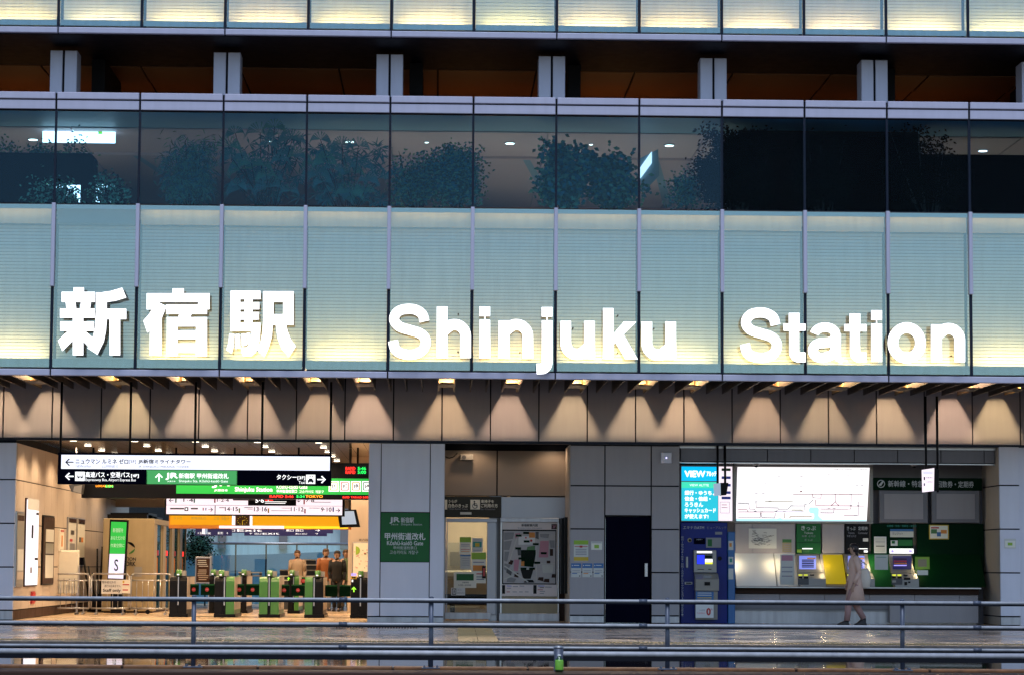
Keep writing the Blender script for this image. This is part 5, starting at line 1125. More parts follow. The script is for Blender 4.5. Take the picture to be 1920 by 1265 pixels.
c = MB(); slab(c, U(1300, 1050, Yc).x, U(1342, 1050, Yc).x, [(Yc-.001, zc(1030)), (Yc-.10, zc(1031)), (Yc-.14, zc(1072)), (Yc-.001, zc(1072))], 'machine')
slab(c, U(1301, 1050, Yc).x, U(1344.5, 1050, Yc).x, [(Yc-.001, zc(1073)), (Yc-.15, zc(1074)), (Yc-.34, zc(1085)), (Yc-.32, zc(1106)), (Yc-.001, zc(1106))], 'machine')
slab(c, U(1302.5, 1050, Yc).x, U(1343, 1050, Yc).x, [(Yc-.001, zc(1107)), (Yc-.26, zc(1107)), (Yc-.2, zc(1160)), (Yc-.001, zc(1160))], 'machine'); con = c.build('console', t)
c = MB().pr(1306.5, 1036, 1336, 1057, Yc-.13, 'grey_dk', .03).pr(1307, 1039.5, 1321, 1056.5, Yc-.135, 'atm_blue', .004).pr(1322, 1047, 1336, 1056.5, Yc-.135, 't_white', .004).pr(1322, 1053, 1336, 1056.5, Yc-.138, 'scr_yellow', .004).pr(1322, 1041, 1335, 1045, Yc-.136, 'green_dark', .004).pr(1307, 1032.5, 1335, 1036, Yc-.128, 't_white', .02)
c.build('screen', con)
c = MB().pr(1321, 1090, 1331.5, 1096.5, Yc-.35, 'black', .02).pr(1319, 1078, 1334, 1084, Yc-.30, 'grey', .03).pr(1308, 1066, 1320, 1067, Yc-.143, 'black', .01).pr(1328, 1065.5, 1334, 1067, Yc-.143, 'black', .01); c.build('keypad', con)
Y = Yc-.268
c = MB().pr(1304.5, 1108, 1338, 1129.5, Y, 'blue_lt', .008).pr(1304.5, 1130, 1338, 1157, Y, 'white', .008); c.text('0', 1325, 1139.5, 1332, 1152, Y, 'red', .06).text('円', 1332.5, 1140, 1335.5, 1144, Y, 'red').text('入会金', 1311, 1141, 1322, 1144.5, Y, 't_grey').text('年会費無料', 1307, 1147, 1322, 1150, Y, 'line_red')
for y_, m in ((1110, 't_lt'), (1114, 't_lt'), (1119, 'yellow'), (1123, 'yellow'), (1126, 'orange')): c.pr(1308, y_, 1334, y_+1.5, Y-.004, m, .003)
c.build('advert', t)
# route map lightbox
t = thing('route_map', 'large glowing white railway fare map on the ticket wall', 'map', U(1505, 976, Yk))
c = MB().pr(1376.5, 869, 1637, 874, Yk, 'machine', .3).pr(1376.5, 976.5, 1637, 980, Yk, 'machine', .3).pr(1376.5, 874.2, 1380.5, 976.3, Yk, 'machine', .3).pr(1631, 874.2, 1637, 976.3, Yk, 'machine', .3); c.build('frame', t)
Y = Yk+.004
c = MB().ppoly([(1383, 874.5), (1630.5, 876), (1625, 976.2), (1379.7, 975.7)], Y, .02, 'map_white')
E('map_pink', (1, .82, .86), 1.05); E('map_blush', (1, .90, .93), 1.15)
q = lambda x, y: (1370+x/6.857, 860+y/6.857)
c.ppoly([q(*p) for p in ((70, 765), (590, 765), (620, 755), (650, 755), (670, 770), (1060, 770), (1075, 740), (1070, 700), (1015, 690), (1003, 650), (1020, 618), (1120, 618), (1135, 640), (1130, 730), (1180, 775), (1745, 775), (1742, 795), (68, 795))], Y-.003, .002, 'map_sea')
c.ppoly([q(*p) for p in ((75, 600), (200, 580), (600, 640), (990, 690), (1060, 700), (1060, 765), (670, 765), (640, 750), (590, 760), (72, 760))], Y-.002, .001, 'map_blush')
c.ppoly([q(*p) for p in ((1100, 460), (1700, 460), (1752, 520), (1748, 770), (1180, 770), (1140, 730), (1130, 610), (1100, 600))], Y-.002, .001, 'map_blush')
c.ppoly([q(*p) for p in ((1450, 745), (1720, 740), (1715, 768), (1450, 770))], Y-.0035, .001, 'map_pink')
lines = [('line_red', [(800, 450), (1700, 450)]), ('line_red', [(1090, 520), (1095, 598), (1720, 602)]), ('line_red', [(1345, 450), (1345, 545), (1290, 598)]), ('line_red', [(1345, 545), (1392, 598)]), ('line_red', [(1550, 450), (1545, 640), (1150, 638)]),
 ('line_grey', [(1640, 540), (1640, 725), (1450, 727)]), ('line_grey', [(95, 675), (570, 675), (620, 642), (735, 642), (775, 600), (955, 600)]), ('line_red', [(95, 645), (215, 650), (222, 672)]), ('line_grey', [(95, 750), (380, 750), (388, 685), (400, 750), (568, 755), (575, 690)]),
 ('line_olive', [(690, 690), (692, 755), (760, 755), (765, 735), (1045, 735)]), ('line_olive', [(780, 655), (930, 658)]), ('line_blue', [(575, 675), (940, 677)]), ('line_grey', [(955, 580), (955, 660)]), ('line_grey', [(325, 545), (328, 622), (620, 628)]),
 ('line_grey', [(95, 567), (235, 572), (238, 640), (310, 642), (318, 672)]), ('line_grey', [(1150, 686), (1325, 688), (1330, 650)]), ('map_pink', [(1100, 266), (1310, 270), (1312, 305), (1550, 310)]), ('map_pink', [(1445, 310), (1448, 402), (1585, 405)]), ('map_pink', [(1310, 310), (1350, 390), (1345, 450)]), ('map_pink', [(800, 200), (1030, 200), (1080, 260), (1080, 390)]), ('line_olive', [(440, 542), (800, 545)]), ('line_red', [(1050, 450), (1060, 495), (1160, 500), (1165, 450)]), ('line_grey', [(1000, 580), (1060, 520)])]
for i, (m, P) in enumerate(lines):
    for a, b in zip(P, P[1:]):
        a = Vector(q(*a)); b = Vector(q(*b)); v = (b-a).normalized(); n_ = Vector((-v.y, v.x))*.6
        c.ppoly([(a+n_)[:], (b+n_)[:], (b-n_)[:], (a-n_)[:]], Y-.005-.0001*i, .001, m)
random.seed(12)
for (x0_, x1_, yy, up_, m) in ((100, 230, 567, 1, 'line_grey'), (100, 215, 645, 1, 'line_red'), (100, 560, 675, -1, 'line_red'), (410, 565, 750, 1, 'line_grey'), (340, 610, 622, 1, 'line_grey'), (785, 920, 655, 1, 'line_olive'), (1110, 1530, 598, 1, 'line_red'), (1395, 1530, 455, -1, 'line_red'), (1160, 1320, 688, -1, 'line_grey'), (1460, 1620, 725, 1, 'line_red'), (1160, 1500, 640, -1, 'line_grey'), (770, 1040, 735, -1, 'line_olive')):
    x = x0_
    while x < x1_:
        L = random.uniform(18, 42)*up_; a = q(x, yy); b = q(x+3.5, yy-L); c.pr(a[0], min(a[1], b[1]), b[0], max(a[1], b[1]), Y-.009, m, .001); x += 14
for (x, y) in ((330, 545), (505, 535), (315, 670), (400, 672), (580, 672), (690, 672), (925, 675), (965, 578), (785, 597), (1070, 395), (1070, 495), (1545, 447), (1345, 447), (1545, 595), (1640, 597), (1705, 601), (1265, 634), (1330, 634), (1605, 723), (905, 345), (910, 220), (620, 217), (1080, 127), (1260, 200), (1510, 202), (420, 440), (330, 440), (450, 305), (1310, 305), (1445, 305), (1625, 333), (1690, 338), (1690, 278)):
    a = q(x, y); c.pr(a[0]-2.6, a[1]-.5, a[0]+2.6, a[1]+.5, Y-.012, 't_grey', .001)
a = q(905, 415); c.ppoly([(a[0]-2.4, a[1]+1.5), (a[0]-1.5, a[1]-1), (a[0]+2.3, a[1]-1.8), (a[0]+1.2, a[1]+1)], Y-.013, .002, 'red')
c.text('JR東日本 近距離きっぷ運賃表', 1563, 878, 1626, 881, Y-.004, 't_grey'); c.build('map_face', t)
def dome(px, py0, py1, Y, label):
    p = U(px, py1, Y); z0 = U(px, py0, Y).z; k = (Y+DIST)/F
    t = thing('dome_camera', label, 'camera', (p.x, Y, z0), 'dome cameras over the ticket wall')
    MB().lathe((p.x, Y, p.z), [(.02, 0), (.07, .03), (.085, .07), (.085, z0-p.z)], 'panel').build('housing', t); MB().lathe((p.x, Y, p.z-.028), [(.005, 0), (.035, .012), (.045, .03)], 'black').build('lens', t)
dome(1418, 863, 873, 5.1, 'dome camera in front of the route map top edge'); dome(1714, 865, 874, 5.1, 'dome camera right of the route map near the hanging monitor')
# bullet-train ticket sign (dark green band)
Yg2 = Yk-.03
t = thing('ticket_band_sign', 'unlit dark green sign band with pale lettering right of the route map', 'sign', U(1738, 917, Yg2))
MB().pr(1637, 895, 1842, 918, Yg2, 'green_dark', .2, .008).build('case', t); Y = Yg2-.004
c = MB(); c.text('新幹線・特急', 1665, 900, 1731, 912, Y, 't_lt', .01); c.build('lettering', t); c = MB(); c.text('回数券・定期券', 1757, 901, 1826, 913, Y, 't_lt', .01); c.build('lettering', t); c = MB(); disc(c, 1652, 906, 7.5, 0, 360, Y-.003, 't_lt'); disc(c, 1652, 906, 6, 0, 360, Y-.006, 'green_dark'); c.ppoly([(1647, 909), (1655, 900), (1657, 902), (1652, 910)], Y-.009, .002, 't_lt'); c.build('emblem', t)
for (p0, p1, lb) in ((1658, 1731, 'left of the two blank grey wall frames under the green band'), (1756, 1828, 'right of the two blank grey wall frames under the green band')):
    t = thing('blank_frame', lb, 'panel', U((p0+p1)/2, 978, Yk), 'blank wall frames'); MB().pr(p0-9, 918.5, p1+9, 979, Yk, 'panel_dim', .1, .01).build('frame', t); MB().pr(p0, 925, p1, 972, Yk-.008, 'panel', .02).build('panel', t)
# hanging speaker pair and monitor
Yh = 4.9
t = thing('hanging_display', 'small black and teal display box hanging on two rods before the route map', 'monitor', U(1351, 930, 4.6))
c = MB(); rods(c, (1346, 1360), 828, 905, 4.6, .024); c.build('hanger_rod', t)
MB().ppoly([(1351, 904), (1366, 904), (1362, 927), (1351, 928)], 4.6, .18, 'black').build('case', t); MB().ppoly([(1338, 906), (1351, 904.5), (1351.5, 927), (1339.5, 929)], 4.59, .05, 'mon_blue').build('screen', t)
Yhm = 2.3
t = thing('hanging_monitor', 'small white lit monitor turned sideways, hanging on two long black rods', 'monitor', U(1742, 922, Yhm))
c = MB(); rods(c, (1736, 1757.5), 742, 922, Yhm, .024); c.build('hanger_rod', t)
MB().ppoly([(1752, 876), (1761, 880), (1759, 919), (1751, 920)], Yhm-.02, .2, 'black').build('case', t)
c = MB().ppoly([(1728.5, 880), (1751.8, 876.5), (1751, 919.5), (1729.5, 922)], Yhm-.04, .02, 'box_pink'); Y = Yhm-.042
c.pr(1731, 883, 1749, 888, Y, 'screen_lav', .001); c.text('発車案内', 1736, 893, 1749, 896, Y, 't_grey').text('ご利用は', 1736, 901, 1749, 904, Y, 't_grey').pr(1732, 893, 1734.5, 899, Y-.002, 't_black', .001).pr(1732, 905, 1734.5, 910, Y-.002, 't_grey', .001); c.build('screen', t)
# ticket counter wall: back panels
Yw2 = 5.85
t = thing('ticket_counter', 'long grey counter wall with a steel ledge under the ticket machines', 'counter', U(1600, 1165, 5.2))
P = lambda x0, y0, x1, y1, m, Y=Yw2, d=.1: MB().pr(x0, y0, x1, y1, Y, m, d, .004).build('back_panel', t)
for x0_, x1_ in ((1378.5, 1410), (1410.5, 1491)): P(x0_, 981, x1_, 1037, 'panel')
P(1541.5, 981, 1583, 1036, 'panel'); P(1635, 981, 1682, 1098, 'green_dark'); P(1720, 981, 1845, 1098, 'green_dark')
zl = U(1600, 1099, 5.2).z
zs = U(1600, 1037, Yw2).z
def slope(c, px0, px1, m, dy=0, y0=1037.5, y1=1098.5):   # sloping fascia between wall and ledge
    za, zb2 = U(1600, y0, Yw2).z, U(1600, y1, 5.35).z; a = U(px0, (y0+y1)/2, 5.6).x; b = U(px1, (y0+y1)/2, 5.6).x
    slab(c, a, b, [(Yw2-.001-dy, za), (5.35-dy, zb2), (5.45-dy, zb2), (Yw2+.09-dy, za)], m)
for a_, b_, m_ in ((1378, 1453, 'white'), (1455, 1494, 'white'), (1541, 1583, 'panel'), (1628, 1670, 'green'), (1716, 1843, 'green_deep')): c = MB(); slope(c, a_, b_, m_); c.build('sloping_fascia', t)
c = MB(); slope(c, 1545.5, 1583, 'shelf_yellow', .02, 1039, 1094); c.build('yellow_tray', t)
xa, xb = U(1378.5, 1100, 5.2).x, U(1836, 1100, 5.2).x; z2 = U(1600, 1110, 5.2).z
MB().bbox(xa, 5.0, zl-.035, xb, 5.5, zl, 'steel', .008).build('ledge', t)
c = MB().box(xa, 5.25, z2-.03, xb, 5.9, zl-.04, 'brown')
x = xa
while x < xb-.1: c.bbox(x+.003, 5.3, U(1600, 1130, 5.3).z+.02, min(xb, x+.9)-.003, 5.9, z2-.04, 'panel', .004); x += .9
c.box(xa, 5.5, .0, xb, 5.9, .25, 'plinth').box(xa, 5.45, .25, xb, 5.9, .29, 'grey').box(xa, 5.42, .29, U(1668, 1100, 5.4).x, 5.9, U(1600, 1131, 5.3).z+.015, 'panel_dim').bbox(U(1668, 1100, 5.3).x, 5.3, .03, xb, 5.9, U(1600, 1130, 5.3).z+.015, 'panel', .004)
c.build('lower_panel', t)
for px, py, Yq_ in ((1379.5, 1051, 5.6), (1452, 1051, 5.6), (1632, 1049, 5.6), (1544, 1052, 5.6), (1720, 1060, 5.6)):
    p = U(px, py, 5.5); lamp('tray_light', 'POINT', (p.x, 5.52, p.z+.03), 2.6, (1, .78, .45), .02, t)
# ticket machines
def tmachine(px0, px1, label, kind):
    a = U(px0, 1060, 5.6).x; b = U(px1, 1060, 5.6).x; w_ = b-a; cx = (a+b)/2
    t = thing('ticket_machine', label, 'ticket machine', (cx, 5.6, zl), 'ticket machines over the counter')
    hm = {'g': 'green', 'k': 'black', 'm': 'green_dark'}[kind]
    wp = lambda x, y, Y: x
    c = MB().pr(px0, 981, px1, 1037, Yw2-.02, hm, .1, .006).pr(px0+.3, 1016, px1-.3, 1016.7, Yw2-.024, 'black', .004); c.build('header', t)
    c = MB(); slab(c, a, b, [(Yw2-.03, U(1600, 1038, 5.8).z), (5.42, U(1600, 1073, 5.4).z), (5.60, U(1600, 1073, 5.4).z-.001), (Yw2+.05, U(1600, 1038, 5.8).z)], 'machine')
    slab(c, a+.01, b+.03, [(5.42, U(1600, 1073.5, 5.4).z), (5.16, U(1600, 1084, 5.2).z), (5.14, zl+.001), (5.6, zl+.001), (5.6, U(1600, 1073.5, 5.4).z)], 'machine'); bd = c.build('body', t)
    def tilt(px0_, y0, px1_, y1, m, off=.004, th=.01):    # element lying on the tilted upper face
        yf = lambda py: 5.42+(Yw2-.03-5.42)*(1073-py)/35.0
        Ya_, Yb__ = yf(y0)-off, yf(y1)-off; p0 = U(px0_, y0, Ya_); p1 = U(px1_, y0, Ya_); p2 = U(px1_, y1, Yb__); p3 = U(px0_, y1, Yb__)
        return [p0, p1, p2, p3]
    c = MB(); P_ = tilt(px0+5, 1041, px1-9 if kind != 'm' else px1-3, 1066, 'x', .012)
    c.add([tuple(v) for v in P_]+[(v.x, v.y+.01, v.z) for v in P_], [(0, 1, 2, 3), (0, 3, 7, 4), (1, 5, 6, 2), (0, 4, 5, 1), (3, 2, 6, 7)], 'scr_blue' if kind != 'm' else 'dark_blue_scr'); s_ = c.build('screen', t)
    c = MB()
    if kind == 'm':
        for i in range(4):
            P_ = tilt(px0+7, 1046+i*4, px1-12, 1048+i*4, 'x', .016); c.add(P_, [(0, 1, 2, 3)], ('brown', 'red', 'orange', 'violet')[i])
    else:
        for i in range(5):
            P_ = tilt(px0+10, 1048+i*3.2, px1-13, 1050+i*3.2, 'x', .016); c.add(P_, [(0, 1, 2, 3)], 'navy')
        P_ = tilt(px0+20, 1044.5, px1-10, 1047, 'x', .016); c.add(P_, [(0, 1, 2, 3)], 'orange')
    c.build('icons', s_)
    Yp_ = 5.15
    def pt(nm, *rs):
        c = MB()
        for r_ in rs: c.pr(*r_)
        return c.build(nm, t)
    pt('receipt_tray', (px0+3, 1084, px0+23, 1095, Yp_-.02, 'grey_dk', .03)); pt('slot_light', (px0+4, 1076, px0+11, 1078, 5.3, 'scr_yellow', .02)); pt('slot_light', (px0+14, 1076, px0+21, 1078, 5.3, 'scr_yellow', .02))
    pt('card_slot', (px0+25, 1076, px0+33, 1078.5, 5.3, 'black', .02)); pt('note_slot', (px0+4, 1080, px0+11, 1083.5, Yp_-.02, 'black', .03)); pt('coin_slot', (px0+14, 1080, px0+22, 1083.7, Yp_-.02, 'black', .03))
    if kind == 'm': pt('note_slot', (px0+4, 1087, px0+11, 1091, Yp_-.024, 'machine', .004)); pt('card_slot', (px0+26, 1082, px0+38, 1086, Yp_-.02, 'black', .02)); pt('coin_slot', (px0+27, 1090, px0+32, 1096, Yp_-.02, 'black', .02)); pt('coin_slot', (px0+34, 1089, px0+38, 1092, Yp_-.02, 'black', .02))
    Y = Yw2-.026; c = MB()
    if kind == 'g':
        c.text('きっぷ', px0+9, 985, px0+36, 993, Y, 't_lt', .02).text('Tickets', px0+14, 996, px0+31, 1000, Y, 't_lt'); c.build('heading', t); c = MB(); c.text('车票  승차권', px0+10, 1002, px0+35, 1006, Y, 't_grey').text('きっぷ', px0+15, 1009, px0+30, 1013, Y, 't_grey'); pt('light_bar', (px0+11, 1026.5, px0+30, 1028.5, Y-.01, 't_white', .01)); pt('sticker', (px0+12, 1030, px0+24, 1035, Y-.004, 'gate_green', .003)); pt('sticker', (px0+1, 1029, px0+10, 1035, Y-.004, 'lime', .003))
    elif kind == 'k':
        c.text('きっぷ', px0+3, 986, px0+19, 993, Y, 't_lt').text('定期券', px0+24, 986, px0+42, 993, Y, 't_lt').text('Tickets', px0+5, 996, px0+17, 1000, Y, 't_grey').text('Commuter', px0+24, 996, px0+42, 1000, Y, 't_grey').text('车票 승차권', px0+3, 1002, px0+20, 1006, Y, 't_grey'); pt('sticker', (px0+33, 1008, px0+43, 1014, Y-.004, 't_lt', .003)); pt('light_bar', (px0+18, 1027, px0+42, 1028.4, Y-.01, 't_white', .01)); pt('light_bar', (px0+35, 1031, px0+42, 1034.5, Y-.01, 't_white', .01))
    else:
        c.text('新幹線・特急・回数券・定期券', px0-6, 983, px0+50, 987, Y, 'teal_paint').build('print', t); c = MB().pr(px0, 991, px0+44, 995, Y-.004, 'blue_lt', .003).pr(px0, 995.2, px0+44, 1006, Y-.004, 'paper', .003).text('クレジット', px0+4, 997, px0+24, 1002, Y-.004, 't_black').build('card_notice', t); c = MB().pr(px0+1, 1012, px0+14, 1022, Y-.004, 't_lt', .003).pr(px0+3, 1013, px0+9, 1018, Y-.008, 'green', .003).pr(px0+15, 1011, px0+42, 1022, Y-.004, 'green', .003).build('card_notice', t); c = MB().pr(px0-.5, 1027.5, px0+44, 1036.5, Y-.03, 't_white', .03).pr(px0+2, 1030, px0+7, 1035, Y-.034, 'violet', .003).pr(px0+35, 1030, px0+41, 1035, Y-.034, 'violet', .003).pr(px0+10, 1032, px0+33, 1033, Y-.034, 'line_red', .003)
    c.build('print', t); return t
tmachine(1493.5, 1539, 'ticket machine under the green header, left of the yellow tray', 'g')
tmachine(1585, 1630, 'ticket machine under the black header, partly behind the walking person', 'k')
tmachine(1669, 1712, 'ticket machine with dark blue screen on the dark green wall', 'm')
Yz = Yw2-.012
sheet('wall_notice', 'black and white line map sheet above the white counter slope', 1404, 990, 1456, 1027, Yz, 'paper', [], [], 'papers on the ticket wall')
c = MB(); random.seed(21)
for k in range(60):
    x, y = random.uniform(1408, 1444), random.uniform(993, 1021); L = random.uniform(3, 9); a_ = random.choice([0, .4, -.5]); c.ppoly([(x, y), (x+L, y+L*a_*.5), (x+L, y+L*a_*.5+.6), (x, y+.6)], Yz-.004-.0001*k, .001, 't_black')
c.build('map_lines', [o for o in COL.objects if o.name.startswith('wall_notice') and o.get('label', '').startswith('black and white line')][0])
sheet('wall_notice', 'olive and cream strip notice left of the green ticket machine header', 1467, 1010, 1484, 1034, Yz, 'booth', [(0, 0, 1, .25, 'gate_green'), ln(.4), ln(.55), ln(.7), ln(.85)], [], 'papers on the ticket wall')
sheet('wall_notice', 'white sheet with a pink heading lying on the counter slope', 1463, 1039, 1489, 1095, 5.34, 'paper', [(.1, .02, .9, .2, 'pink'), ln(.4), ln(.55), ln(.7)], [], 'papers on the ticket wall')
sheet('wall_notice', 'blank sheet with silver highlights on the green slope', 1640, 1039, 1665, 1067, 5.40, 'paper', [ln(.15, 'teal_paint')], [], 'papers on the ticket wall')
sheet('wall_notice', 'rounded white notice holder on the dark green wall', 1639, 1005, 1662, 1036, Yz-.02, 'white', [(.08, .06, .92, .94, 'paper'), ln(.3), (.15, .55, .85, .6, 't_black')], [], 'papers on the ticket wall')
sheet('wall_notice', 'yellow green flyer right of the dark blue ticket machine', 1716, 1043, 1743, 1066, 5.40, 'lime', [(.2, .2, .8, .8, 'booth')], [], 'papers on the ticket wall')
sheet('wall_notice', 'small cream card on the green slope right of the dark blue ticket machine', 1720, 1068, 1740, 1077, 5.34, 'cream', [], [], 'papers on the ticket wall')
sheet('wall_notice', 'colourful orange and yellow poster high on the dark green wall', 1742, 983, 1779, 1010, Yz, 'yellow', [(.05, .06, .95, .94, 'cream'), (.1, .3, .4, .6, 'gate_green'), (.4, .5, .6, .8, 'blue_lt'), (.6, .35, .9, .6, 'orange'), (.1, .15, .5, .25, 'red')], [], 'papers on the ticket wall')
sheet('wall_notice', 'small green and white card on the right pillar', 1883, 1009, 1905, 1027, 4.49, 'paper', [(.06, .2, .94, .9, 'cream'), (.3, .4, .7, .7, 'lime')], [], 'papers on the ticket wall')
# ------------------------------------------------------------------ railing, pipe, bottle
YF = YN+.06-.0; YF = G(960, 1252, -.02).y-.1
zr_ = [U(960, p, YF).z for p in (1124.5, 1170.5, 1213)]
px_posts = (363, 810, 1255, 1692); X1 = [U(p, 1180, YF).x for p in px_posts]; pit = (X1[3]-X1[0])/3
t = thing('pedestrian_railing', 'long grey three rail pedestrian railing on slim posts along the near kerb', 'railing', (X1[1], YF, -.02))
for k, z in enumerate(zr_): MB().cyl((-14, YF-.03, z), (14, YF-.03, z), (.018, .018, .015)[k], 'rail', 12).build('rail', t); MB().box(-14, YF-.045, z-.034, 14, YF-.015, z-.016, 'joint').build('underside_shade', t)  # dark strip under each rail stands in for its shaded underside
for z in zr_:
    for xs_ in (-5.3, -1.1, 2.2, 5.9): MB().cyl((xs_, YF-.03, z), (xs_+.09, YF-.03, z), .0235, 'rail_post', 12).build('sleeve', t)
for k in range(-2, 6):
    x = X1[0]+pit*k
    if -8 < x < 9:
        c = MB().cyl((x, YF, -.02), (x, YF, zr_[0]+.025), .026, 'rail_post', 12).lathe((x, YF, zr_[0]+.02), [(.028, 0), (.026, .012), (.01, .02)], 'rail_post', 10)
        for z in zr_: c.box(x-.012, YF-.03, z-.012, x+.012, YF, z+.012, 'rail_post')
        po = c.build('post', t)
        c = MB().bbox(x-.10, YF-.08, -.024, x+.10, YF+.08, -.008, 'rail_post', .004)
        for u in (-.07, .07):
            for v in (-.05, .05): c.lathe((x+u, YF+v, -.008), [(.014, 0), (.012, .014), (.004, .02)], 'rail_post', 6)
        c.build('base_plate', po)
YP = YF-1.15
z = U(1047, 1227, YP).z
t = thing('guard_pipe', 'thick pale guard pipe carried by a short capped black post', 'guard rail', U(1047, 1262, YP))
MB().cyl((-14, YP, z+.012), (14, YP, z+.012), .028, 'rail', 16).build('pipe', t)
MB().box(-14, YP-.028, z-.06, 14, YP+.03, z-.016, 'joint').build('underside_shade', t)  # dark strip added for the shaded, wet underside of the pipe
x = U(1047, 1227, YP).x; zc_ = U(1047, 1211, YP).z
for k in (-2, -1, 0, 1, 2):
    xx = x+k*6.0
    MB().cyl((xx, YP-.02, -.4), (xx, YP-.02, zc_-.01), .05, 'rail_post', 16).lathe((xx, YP-.02, zc_-.012), [(.054, 0), (.056, .008), (.03, .02), (.0, .024)], 'steel', 16).build('post', t)
# bottle
YB = YP-.14; p = U(1048.5, 1258.5, YB)
M('bottle_label', (.16, .42, .03), .35, var=.4, sc_=25); glass('bottle_plastic', (.55, .8, .5), 1.5, 1.5)
k = (YB+DIST)/F; rb = 7.9*k; hb = 31*k
t = thing('drink_bottle', 'green labelled plastic drink bottle standing before the short capped post', 'bottle', (p.x, YB, p.z))
MB().lathe((p.x, YB, p.z), [(rb*.8, 0), (rb, .01), (rb, hb*.62), (rb*.86, hb*.74), (rb*.4, hb*.9), (rb*.36, hb*.93)], 'bottle_plastic', 18).build('bottle_body', t)
MB().lathe((p.x, YB, p.z+hb*.12), [(rb*1.01, 0), (rb*1.02, .005), (rb*1.02, hb*.5), (rb*.90, hb*.60)], 'bottle_label', 18).build('wrap_label', t)
MB().lathe((p.x, YB, p.z+hb*.93), [(rb*.42, 0), (rb*.42, hb*.08), (rb*.3, hb*.1)], 'white', 12).build('cap', t)
tag(rebase(MB().bbox(-14, YB-.5, -.5, 14, YB+.30, p.z-.001, 'brown', .01).build('kerb_wall'), (0, YB, p.z)), 'x', 'kerb')
o = bpy.data.objects['kerb_wall']; del o['label']; del o['category']; struct(o)
# ------------------------------------------------------------------ people
M('skin', (.46, .28, .20), .5, var=.03); M('hair', (.018, .010, .010), .45, var=.3, sc_=30); M('hair_brown', (.09, .045, .02), .45, var=.3, sc_=30)
M('coat_beige', (.74, .50, .40), .8, var=.08, bump=.3); M('bag_cream', (.80, .72, .62), .7); M('trousers_mauve', (.42, .24, .22), .8); M('shoe', (.02, .015, .015), .5)
M('cloth_black', (.010, .010, .012), .8); M('cloth_rust', (.30, .10, .03), .8); M('cloth_tan', (.38, .28, .20), .8); M('cloth_grey', (.25, .24, .22), .8); M('cloth_green', (.10, .14, .07), .8)
def skin_body(name, parent, J, bones, mat_, rad):
    """one continuous surface grown along the joints"""
    o0 = ORG[parent.name]; ks = list(J); me = bpy.data.meshes.new(name)
    me.from_pydata([tuple(J[k]) for k in ks], [(ks.index(a), ks.index(b)) for a, b in bones], []); me.materials.append(MATS[mat_])
    o = bpy.data.objects.new(name, me); COL.objects.link(o); o.parent = parent
    m = o.modifiers.new('skin', 'SKIN'); sv = me.skin_vertices[0].data if me.skin_vertices else None
    if sv is None:
        return o
    for i, kk in enumerate(ks): sv[i].radius = rad[kk] if isinstance(rad[kk], tuple) else (rad[kk], rad[kk])
    sv[0].use_root = True; m.use_smooth_shade = True
    s = o.modifiers.new('sub', 'SUBSURF'); s.levels = 2; s.render_levels = 2
    dg = bpy.context.evaluated_depsgraph_get(); ev = o.evaluated_get(dg); me2 = bpy.data.meshes.new_from_object(ev)
    o.modifiers.clear(); o.data = me2
    return o
def loft(c, rings, m, n=16):
    """rings: (centre Vector, rx, ry, yaw)"""
    vs = []; fs = []
    for ce, rx, ry, yw in rings:
        for k in range(n):
            a = 2*math.pi*k/n; x, y = rx*math.cos(a), ry*math.sin(a)
            vs.append((ce[0]+x*math.cos(yw)-y*math.sin(yw), ce[1]+x*math.sin(yw)+y*math.cos(yw), ce[2]))
    for i in range(len(rings)-1):
        for k in range(n): fs.append((i*n+k, i*n+(k+1) % n, (i+1)*n+(k+1) % n, (i+1)*n+k))
    fs += [tuple(range(n))[::-1], tuple((len(rings)-1)*n+k for k in range(n))]
    return c.add(vs, fs, m, True)
